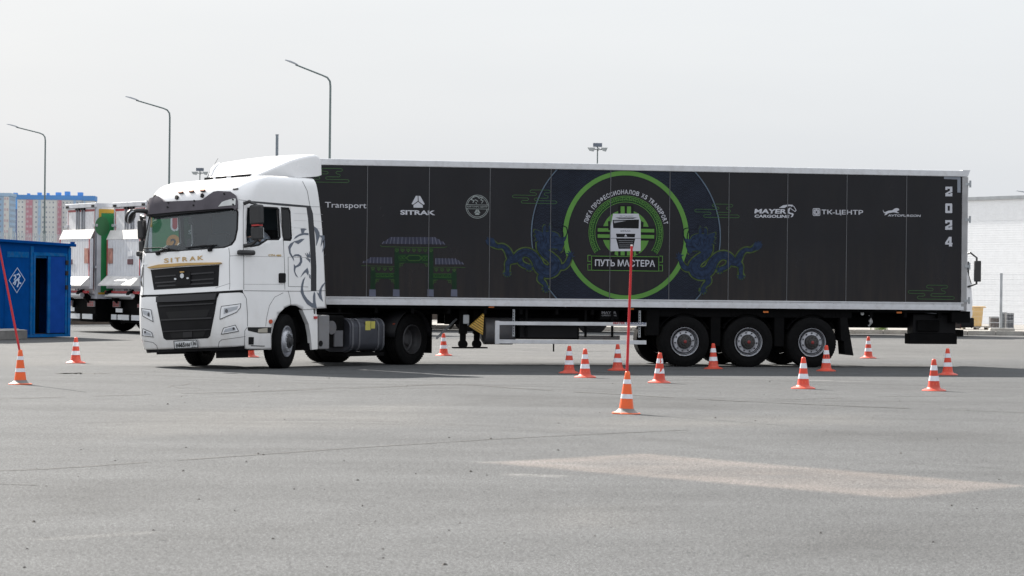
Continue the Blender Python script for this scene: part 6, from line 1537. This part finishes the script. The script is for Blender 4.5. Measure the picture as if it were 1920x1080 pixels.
# two trucks seen from behind, left of the cab
be = R(58); n_ = Vector((math.sin(be), math.cos(be), 0))
def rear_frame(px_r, Y_r, W):
    C = at(px_r, 500, Y_r); C.z = 0; lat = Vector((math.cos(be), -math.sin(be), 0)); o = C - lat * (W / 2)
    return frame(o, n_)
M1 = rear_frame(181.5, 79.8, 2.5); M2 = rear_frame(276.5, 77.6, 2.6)
def dress(M, e, W, right, px0, px1, tape, second):
    """rear doors, tail lift and bumper; surveyed on the rear plane"""
    RP = Plane(M, 'x', 0.0)
    def pt(px, py): return RP.uv(px, py)
    class RS:
        flat = True
        def uv(s, px, py): return RP.uv(px, py)
        def pt(s, u, v, off=0.0): return Vector((-off, u, v))
    S = RS(); hw = W / 2; zt = 4.03
    part('door_leaf', MB().box(-.02, -.001, .015, hw - .15, 1.2, zt - .14), TRW, e); part('door_leaf', MB().box(-.02, -.001, -hw + .15, -.015, 1.2, zt - .14), TRW, e)
    part('header', MB().box(-.06, .0, -hw, hw, zt - .13, zt + .01), TRG, e, bevel=.01)
    part('red_tape', MB().box(-.0235, -.0205, -hw + .16, hw - .16, zt - .25, zt - .18), tape, e)
    for s in (1, -1): part('red_tape', MB().box(-.0235, -.0205, *sorted((s * (hw - .16), s * (hw - .20))), 1.3, zt - .26), tape, e)
    for y in (.30, .13, -.13, -.30):
        part('lock_bar', MB().cyl((-.05, y, 1.3), (-.05, y, zt - .2), .026, n=8), mat('bar_grey', (.30, .31, .33), .5), e); part('lock_cam', MB().box(-.09, -.02, y - .05, y + .05, zt - .20, zt - .14), BLACKP, e)
    for s in (1, -1):
        for z in (2.0, 3.30): part('hinge', MB().box(-.06, .0, *sorted((s * (hw + .04), s * (hw - .24))), z, z + .08), ALUP, e)
        part('top_lamp', MB().box(-.075, -.061, *sorted((s * (hw - .1), s * (hw - .32))), zt - .12, zt - .05), BLACKP, e)
    # tail lift platform folded up against the doors
    zc = (3.17, 2.98, 1.28)
    za, zb_, zl = [pt(px0 + 20, y)[1] for y in (432.5, 448.5, 535)]
    part('lift_platform', MB().box(-.22, -.13, -hw - .02, hw + .02, zl - .1, zb_), LIFTG, e, bevel=.01)
    for k in range(12): part('platform_plank', MB().box(-.2275, -.2205, -hw + .02 + k * (W - .04) / 12 + .0015, -hw + (k + 1) * (W - .04) / 12 - .0015, zl + .25, zb_ - .02), LIFTG, e)
    part('platform_flap', MB().prism([(-.235, zb_ - .01), (-.22, zb_ - .02), (-.08, za), (-.10, za + .012)], 'y', -hw - .03, hw + .03), LIFTW, e)
    part('platform_ramp', MB().prism([(-.24, zl + .28), (-.52, zl + .02), (-.52, zl - .02), (-.22, zl - .02)], 'y', -hw + .02, hw - .02), LIFTW, e)
    part('tape_strip', MB().box(-.2385, -.2355, hw - .09, hw - .03, zl + .3, zb_ - .02), REFR, e) if not second else part('tape_strip', MB().box(-.2385, -.2355, hw - .09, hw - .03, zl + .3, zb_ - .02), REFR, e)
    part('tape_strip', MB().box(-.2385, -.2355, -hw + .03, -hw + .09, zl + .3, zb_ - .02), REFR, e)
    part('warning_board', MB().box(-.25, -.2386, *( (-hw + .10, -hw + .42) if not second else (hw - .5, hw - .14)), 2.15, 2.62), mat('faded_board', (.38, .18, .14), .6, var=.4, vs=6), e)
    part('warning_plate', MB().box(-.25, -.2386, *( (.15, .5) if not second else (-hw + .55, -hw + .95)), 2.12, 2.28), mat('plate_maroon', (.12, .04, .05), .5, var=.5, vs=12), e, bevel=.002)
    if second: part('notice', MB().box(-.25, -.2386, -hw + .58, -hw + .92, 2.36, 2.52), WHITE, e)
    # mechanism
    part('lift_tube', MB().cyl((-.35, -hw + .3, 1.16), (-.35, hw - .35, 1.16), .075, n=14), ALU, e, smooth=50)
    part('lower_tape', MB().box(-.30, -.225, -hw + .05, hw - .05, 1.22, 1.30), REFR, e)
    for y in (-hw + .45, hw - .5):
        part('lift_arm', MB().prism([(-.42, 1.28), (-.25, 1.34), (.55, .62), (.5, .48), (.35, .5)], 'y', y, y + .12), CHASS, e); part('lift_knuckle', MB().cyl((-.32, y - .05, 1.20), (-.32, y + .17, 1.20), .105, n=16), CHASS, e)
    part('underride_bar', MB().box(-.08, .06, -hw + .05, hw - .05, .42, .56), CHASS, e)
    for y0_, y1_ in ((-hw + .1, -.35), (-.15, hw - .6), (hw - .5, hw - .1)): part('bumper_reflector', MB().box(-.1, -.081, y0_, y1_, .41, .57), mat('reflector_pale', (.62, .64, .66), .35), e)
    for s in (1, -1):
        part('tail_lamp', MB().box(-.05, .0, *sorted((s * (hw - .1), s * (hw - .62))), .80, .98), mat('lamp_surround_grey', (.30, .27, .27), .5), e)
        for k in range(3):
            for j in range(2): part('lamp_cell', MB().box(-.058, -.051, *sorted((s * (hw - .13 - k * .165), s * (hw - .26 - k * .165))), .815 + j * .08, .885 + j * .08), mat('lamp_cell_red', (.28, .05, .05), .4), e)
    part('licence_plate', MB().box(-.1, -.08, hw - .95, hw - .45, .64, .76), mat('plate_white', (.68, .7, .72), .4), e)
    part('under_box', MB().box(.1, 3.0, -.95, .95, .32, 1.04), CHASS, e); part('spare_wheel_rack', MB().box(3.0, 5.4, -1.0, 1.0, .35, 1.0), CHASS, e)
    part('rear_mudflap', MB().box(2.5, 2.53, -1.2, -.7, .25, .95).box(2.5, 2.53, .7, 1.2, .25, .95), RUBBER, e)
e1 = box_truck(M1, 'delivery truck parked beside the blue cabin, rear doors with faded red tape, green side', 4.03, 9, 2.5, TGREEN)
e2_t = box_truck(M2, 'delivery truck nearest the white cab, rear doors edged with bright red tape', 4.03, 9, 2.6, TGREEN)
dress(M1, e1, 2.5, None, 103, 180, REFR2, False); dress(M2, e2_t, 2.6, None, 205, 276, REFR, True)
for M, e, W, pb in ((M1, e1, 2.5, (184.5, 187.5, 193)), (M2, e2_t, 2.6, (280, 290, 296))):
    SP = Plane(M, 'y', -W / 2); x0 = SP.uv(pb[0], 480)[0]; x1 = 6.6
    part('side_graphic', MB().box(x0 + .085, x1, -W / 2 - .006, -W / 2 + .01, 1.25, 3.72), TGREEN, e, label='green printed side')
    part('side_border', MB().box(x0, x1, -W / 2 - .005, -W / 2 + .01, 3.725, 3.85).box(x0, x0 + .08, -W / 2 - .005, -W / 2 + .01, 3.25, 3.724).box(x0, x1, -W / 2 - .005, -W / 2 + .01, 1.185, 1.249), TYEL, e)
SP2 = Plane(M2, 'y', -1.3)
xs_ = [SP2.uv(p, 440)[0] for p in (318, 334, 340)]
c_ = SP2.uv(325, 456)
part('side_badge', patch_uv(SP2, rrect(SP2.uv(321, 425)[0], SP2.uv(321, 432)[1], SP2.uv(334, 425)[0], SP2.uv(321, 403)[1], .12), .010), mat('badge_red', (.45, .03, .04), .5), e2_t)
part('side_badge', stroke(SP2, rrect(SP2.uv(321, 425)[0], SP2.uv(321, 432)[1], SP2.uv(334, 425)[0], SP2.uv(321, 403)[1], .12), .06, .012, True, px=False), WHITE, e2_t)
part('side_disc', patch_uv(SP2, ell(c_[0], c_[1], .24, .26, 30), .010), mat('disc_orange', (.60, .28, .06), .5), e2_t)
part('side_numeral', text(SP2, '2', c_[0] - .10, c_[1] - .14, c_[0] + .10, c_[1] + .14, bold=.03, off=.014, px=False), mat('ink_black', (.02, .02, .03), .5), e2_t)
# leaf circle on truck 1 side
SP1 = Plane(M1, 'y', -1.25); c_ = SP1.uv(188, 424)
part('side_disc', patch_uv(SP1, ell(c_[0] + .06, c_[1], .24, .30, 30), .010), mat('disc_green_light', (.035, .15, .055), .5), e1)
# trucks standing crosswise behind the trailer
def side_truck(px_nose, Y, label, L=9.0, facing=1):
    p = at(px_nose, 600, Y); f = Vector((facing, -.03 * facing, 0)); o = Vector((p.x, p.y, 0)) - f.normalized() * (L + .08)
    return box_truck(frame(o + Vector((0, 1.25, 0)), f), label, 3.7, L)
side_truck(1829, 88.0, 'white truck parked behind the trailer, only its cab showing past the right end')
side_truck(1190, 88.5, 'white truck hidden behind the trailer, wheels showing under its middle', 7.6)
side_truck(962, 89.5, 'white truck parked behind the tractor coupling, wheel showing behind the landing legs', 6.2)
# barrier blocks and far clutter seen under the trailer
# ================================================================ BLUE CABIN
BLU = mat('cabin_blue', (.003, .056, .235), .95, var=.12, spec=.0, dirt=.2, dcol=(.006, .05, .18)); BLU2 = mat('cabin_door_blue', (.010, .055, .27), .95, var=.1, spec=.0); BLU3 = mat('cabin_trim_blue', (.006, .10, .30), .9, spec=.0, var=.2, dirt=.3, dcol=(.10, .13, .16))
cR = at(131.5, 520, 72.5); al = R(65); cd = Vector((math.cos(al), math.sin(al), 0))   # wall direction, receding to the right
CL = 5.6; co = Vector((cR.x, cR.y, 0)) - cd * CL
BM = frame(co, cd)        # x along the wall away from camera, y left(= away from viewer side?)
bf = empty('site_cabin', BM); tag(bf, 'blue metal site cabin with a white diamond emblem and half open door', 'cabin')
sgn = -1.0                 # the visible wall looks to  -y
BP = Plane(BM, 'y', -0.0001)
def Bq(px, py): return BP.uv(px, py)
class BSf:
    flat = True
    def uv(s, px, py): return BP.uv(px, py)
    def pt(s, u, v, off=0.0): return Vector((u, -off, v))
BSS = BSf()
zt0, zt1 = 2.70, 2.58
door = [Bq(63, 482), Bq(121, 484), Bq(120, 628), Bq(62, 626)]
dx0, dx1 = Bq(63.5, 550)[0], Bq(120, 550)[0]; dz0, dz1 = Bq(85, 626)[1], Bq(85, 480)[1]
xo1 = Bq(87, 550)[0]
wallp = patch_uv(BSS, [(0, .02), (CL, .02), (CL, zt1 - .02), (0, zt0 - .02)], 0, .04, holes=[[(dx0, dz0), (dx1, dz0), (dx1, dz1), (dx0, dz1)]])
part('front_wall', wallp, BLU, bf)
part('side_wall', MB().box(0, .04, .045, 2.4, .02, zt0 - .03), BLU, bf); part('side_wall', MB().box(CL - .04, CL, .045, 2.4, .02, zt1 - .03), BLU, bf); part('rear_wall', MB().box(.045, CL - .045, 2.36, 2.4, .02, zt1 - .03), BLU, bf)
part('cabin_floor', MB().box(.05, CL - .05, .05, 2.35, .02, .12), INTERB, bf); part('inner_partition', MB().box(.06, CL - .06, 1.0, 1.04, .13, 2.5), INTERB, bf)
part('roof', MB().prism([(-.15, zt0 - .019), (CL + .12, zt1 - .019), (CL + .12, zt1 + .06), (-.15, zt0 + .06)], 'y', -.12, 2.5), BLU, bf, bevel=.01)
part('roof_lug', MB().box(CL - .05, CL + .05, -.11, -.03, zt1 + .061, zt1 + .12), BLU, bf)
for xx in (0.0, Bq(55.5, 550)[0], CL - .13): part('corner_post', MB().box(xx, xx + .13, -.03, -.001, .02, zt1 - .04), BLU3, bf)
part('sill_beam', MB().box(0.14, CL - .14, -.028, -.001, .02, .10), BLU3, bf)
part('door_frame', MB().box(dx0 - .08, dx0 - .001, -.05, -.0, dz0, dz1 + .08).box(dx1 + .001, dx1 + .08, -.05, 0, dz0, dz1 + .08).box(dx0 - .001, dx1 + .001, -.05, 0, dz1 + .001, dz1 + .08), BLU3, bf)
part('door', MB().box(xo1, dx1 - .01, -.045, -.005, dz0 + .02, dz1 - .01), BLU2, bf, bevel=.008)
part('door_edge_rail', MB().box(xo1 - .02, xo1 + .10, -.065, -.046, dz0 + .02, dz1 - .01), BLU3, bf)
for z in (1.35, 1.75, 2.05): part('hinge', MB().box(dx1 - .02, dx1 + .10, -.075, -.05, z, z + .12), mat('deep_black', (.005, .005, .006), .8), bf)
for a, b in ((Bq(13, 460), Bq(54, 455)), (Bq(63, 464), Bq(122, 458))):
    part('vent_panel', MB().box(a[0], b[0], -.012, -.001, zt1 - .36, zt1 - .20), BLU3, bf, bevel=.004)
for px in (8,):
    x = Bq(px, 540)[0]; part('sheet_rib', MB().box(x, x + .03, -.014, -.001, .12, zt1 - .40), BLU, bf)
em = MB(); LG = mat('emblem_pale', (.40, .50, .68), .5)
def zk(x, y): return (x / 3.6, 340 + y / 3.6)
stroke(BSS, [zk(*p) for p in [(114, 583), (165, 665), (110, 752), (58, 668)]], 1.1, .016, True, mb=em)
for pts, w in (([(88, 640), (98, 632), (103, 648), (92, 668)], 2.0), ([(108, 632), (122, 624), (132, 640), (120, 656), (104, 668)], 2.2), ([(84, 692), (100, 672), (108, 668)], 2.4), ([(104, 668), (128, 664)], 2.2), ([(104, 668), (100, 690), (94, 700)], 2.2), ([(118, 662), (124, 684), (140, 690)], 2.6), ([(124, 684), (112, 714)], 2.4)):
    stroke(BSS, [zk(*p) for p in pts], w, .018, mb=em)
part('diamond_emblem', em, LG, bf)
# concrete block in front of the cabin
kb0 = ground(-40, 638.5); kb1 = ground(51.5, 636.0)
kd_ = (kb1 - kb0).normalized(); KB = frame(kb0, kd_)
LB = (kb1 - kb0).length
cb = empty('concrete_block', KB); tag(cb, 'low concrete block with crumbling pale top lying before the blue cabin', 'concrete block')
part('block_body', MB().box(0, LB, 0, .5, 0, .24), mat('old_concrete', (.16, .155, .15), .9, var=.25, bump=.5, bs=20), cb, bevel=.015)
tp = MB(); n = 24
tpz = [.245 + .05 * random.random() for _ in range(n + 1)]
tp.add([(LB * i / n, y, z) for i in range(n + 1) for y, z in ((-.01, .242), (.12, tpz[i]), (.4, tpz[i] * .98), (.51, .242))], [(4 * i + j, 4 * i + 4 + j, 4 * i + 5 + j, 4 * i + 1 + j) for i in range(n) for j in range(3)])
part('crumbling_top', tp, CONC, cb)
# ================================================================ TRAFFIC CONES
OR = fade(film(mat('cone_orange', (.66, .048, .018), .45, var=.10, dirt=.3, dcol=(.40, .09, .05), vs=6), 0, .16, .5, (.25, .12, .09), (1, 1, 1), 14)); ORB = film(mat('cone_bright_orange', (.82, .115, .018), .42, var=.08, dirt=.25, dcol=(.45, .13, .05), vs=6), 0, .12, .4, (.25, .14, .1), (1, 1, 1), 14)
BND = mat('cone_white_band', (.70, .72, .78), .4, var=.08, dirt=.35, dcol=(.45, .40, .38), vs=12); COLG = mat('cone_collar_grey', (.17, .16, .155), .6, var=.2)
def rad(t, A): # radius at height fraction
    a0, a1, b = A; return a0 + (a1 - a0) * t
def cone_proto(h, B):
    if not B:
        rb, r1, r0 = .19, .097, .030; zf = .13
        bands = ((.3175, .475), (.65, .807))
    else:
        rb, r1, r0 = .178, .092, .028; zf = .115
        bands = ((.36, .465), (.706, .811))
    def r_at(t): return r1 + (r0 - r1) * (t - zf) / (1 - zf)
    base = [(rb, 0), (rb, .012), (rb * .93, .018)]
    fl = [(rb * .93, .018), (rb * .76, .022 + h * .02), (rb * .62, h * .075), (r1 * 1.06, h * .105), (r1, h * zf)]
    body = (base + fl[1:] if not B else base + [(rb * .86, .020)])
    top_ = [(r_at(t), h * t) for t in (zf, .3, .5, .7, .9, .97)] + [(r0 * .86, h * .992), (r0 * .6, h)] 
    mb = MB().lathe((base + fl[1:-1] if not B else base) , 36).lathe(top_ + [(r0 * .45, h), (r0 * .4, h - .03)], 36)
    if not B: mb = MB().lathe(base + fl[1:-1] + top_ + [(r0 * .45, h), (r0 * .4, h - .03)], 36)
    me = mb.mesh('cone_body', ORB if B else OR, smooth=35)
    bm_ = [MB().lathe([(r_at(t0) + .0022, h * t0), (r_at((t0 + t1) / 2) + .0022, h * (t0 + t1) / 2), (r_at(t1) + .0022, h * t1)], 36).mesh('reflective_band', BND, smooth=35) for t0, t1 in bands]
    col = MB().lathe([(rb * .90, .019), (rb * .74, .030), (rb * .60, h * .09), (r1 * 1.05, h * .125)], 36).mesh('collar', COLG, smooth=35) if B else None
    if B:
        body2 = MB().lathe([(rb, 0), (rb, .012), (rb * .90, .019), (rb * .8, .019)], 36).lathe(top_ + [(r0 * .45, h), (r0 * .4, h - .03)], 36).mesh('cone_body', ORB, smooth=35); me = body2
    return me, bm_, col
PA = cone_proto(.50, False); PB = cone_proto(.53, True)
CONES = [(38, 723, 1, 'orange cone with grey collar carrying the leaning red pole at the left edge', 0), (142, 683, 0, 'orange cone standing alone between the blue cabin and the white cab', 0),
         (832, 669, 0, 'orange cone behind the tractor rear wheel, beside the landing legs', 0), (1067, 702, 0, 'left one of the close pair of orange cones below the white side guard', 0), (1097, 710, 0, 'right, nearer one of the close pair of orange cones below the side guard', 0),
         (1158, 697, 0, 'shaded orange cone just left of the upright red pole', 0), (1174, 778, 1, 'nearest orange cone with grey collar carrying the upright red pole', 0), (1236, 720, 0, 'orange cone with torn white bands in front of the first trailer wheel', 1),
         (1337.5, 694, 0, 'shaded orange cone standing between the first and second trailer wheels', 0), (1506, 731, 0, 'sunlit orange cone in front of the third trailer wheel', 0), (1549, 698, 0, 'shaded orange cone with a dark mark touching the edge of the third trailer wheel', 2),
         (1628, 674, 0, 'small far orange cone seen behind the trailer mud flap', 0), (1751, 735, 0, 'sunlit orange cone nearest the right edge of the photo', 0), (1777, 705.5, 0, 'shaded orange cone under the rear end of the trailer', 0),
         (469, 672, 0, 'orange cone hidden behind the cab with only its foot showing under the step', 0)]
for px, py, kind, lab, extra in CONES:
    p = ground(px, py - 2.2); e = empty('traffic_cone', Matrix.Translation(p) @ Matrix.Rotation(random.uniform(0, 6), 4, 'Z') @ Matrix.Rotation(random.gauss(0, .013), 4, 'X'))
    tag(e, lab, 'traffic cone', 'traffic cones marking the driving course')
    me, bms, col = (PB if kind else PA)
    part('cone_body', me, None, e)
    for b in bms: part('reflective_band', b, None, e)
    if col: part('collar', col, None, e)
    ang = -e.matrix_world.to_euler().z if False else 0
    if extra:
        h = .50; wz = e.matrix_basis.to_3x3().inverted() @ Vector((0, -1, 0)); a0 = math.atan2(wz.y, wz.x)
        def cp(a, t, o=.0045): r = .097 + (.030 - .097) * (t - .13) / .87 + o; return (r * math.cos(a0 + a), r * math.sin(a0 + a), h * t)
        if extra == 1:
            tr = MB(); tr.add([cp(-.1, .805), cp(.35, .80), cp(.15, .76), cp(.5, .72), cp(.2, .66), cp(-.15, .67), cp(.1, .72), cp(-.1, .76)], [(0, 1, 2, 7), (7, 2, 3, 6), (6, 3, 4, 5)])
            tr.add([cp(.1, .475), cp(.6, .475), cp(.35, .40), cp(-.1, .34)], [(0, 1, 2), (0, 2, 3)]); part('torn_gap', tr, OR, e)
        else:
            tr = MB(); tr.add([cp(-.4, .62), cp(.4, .62), cp(.4, .52), cp(-.4, .52)], [(0, 1, 2, 3)]); part('dark_mark', tr, mat('mark_maroon', (.12, .01, .01), .6), e)
    else:
        h = .5 if not kind else .53; wz = e.matrix_basis.to_3x3().inverted() @ Vector((0, -1, 0)); a0 = math.atan2(wz.y, wz.x)
        if not kind:
            def cp(a, t, o=.002): r = .097 + (.030 - .097) * (t - .13) / .87 + o; return (r * math.cos(a0 + a), r * math.sin(a0 + a), h * t)
            tr = MB(); tr.add([cp(-.35, .25), cp(.35, .25), cp(.33, .20), cp(-.33, .20)], [(0, 1, 2, 3)]); part('moulded_mark', tr, mat('cone_mark_pale', (.80, .16, .07), .5), e)
# poles standing in the two grey-collared cones
POLER = mat('pole_red', (.50, .012, .018), .35, var=.05)
def pole(cone_px, cone_py, top_px, top_py, lab, r0=.018):
    p = ground(cone_px, cone_py - 2.2); b = p + Vector((0, 0, .44)); t = at(top_px, top_py, p.y + .0)
    d = (t - b); L = d.length; e = empty('marker_pole', frame(b, d, Vector((0, -1, 0)) if False else Vector((0, 1, 0)))); tag(e, lab, 'pole')
    part('pole_tube', MB().tube([(L * k / 8, 0, .012 * math.sin(k * .39)) for k in range(9)], [r0 * (1 - .2 * k / 8) for k in range(9)], 14), POLER, e, smooth=40); part('pole_tip', MB().cyl((L + .001, 0, 0), (L + .02, 0, 0), r0 * .85, r0 * .7, n=12), mat('tip_pale', (.7, .6, .6), .5), e)
pole(38, 723, -4, 452, 'red pole leaning left out of the cone at the left edge'); pole(1174.5, 778, 1184.5, 461.5, 'upright red pole standing in the nearest cone before the emblem')
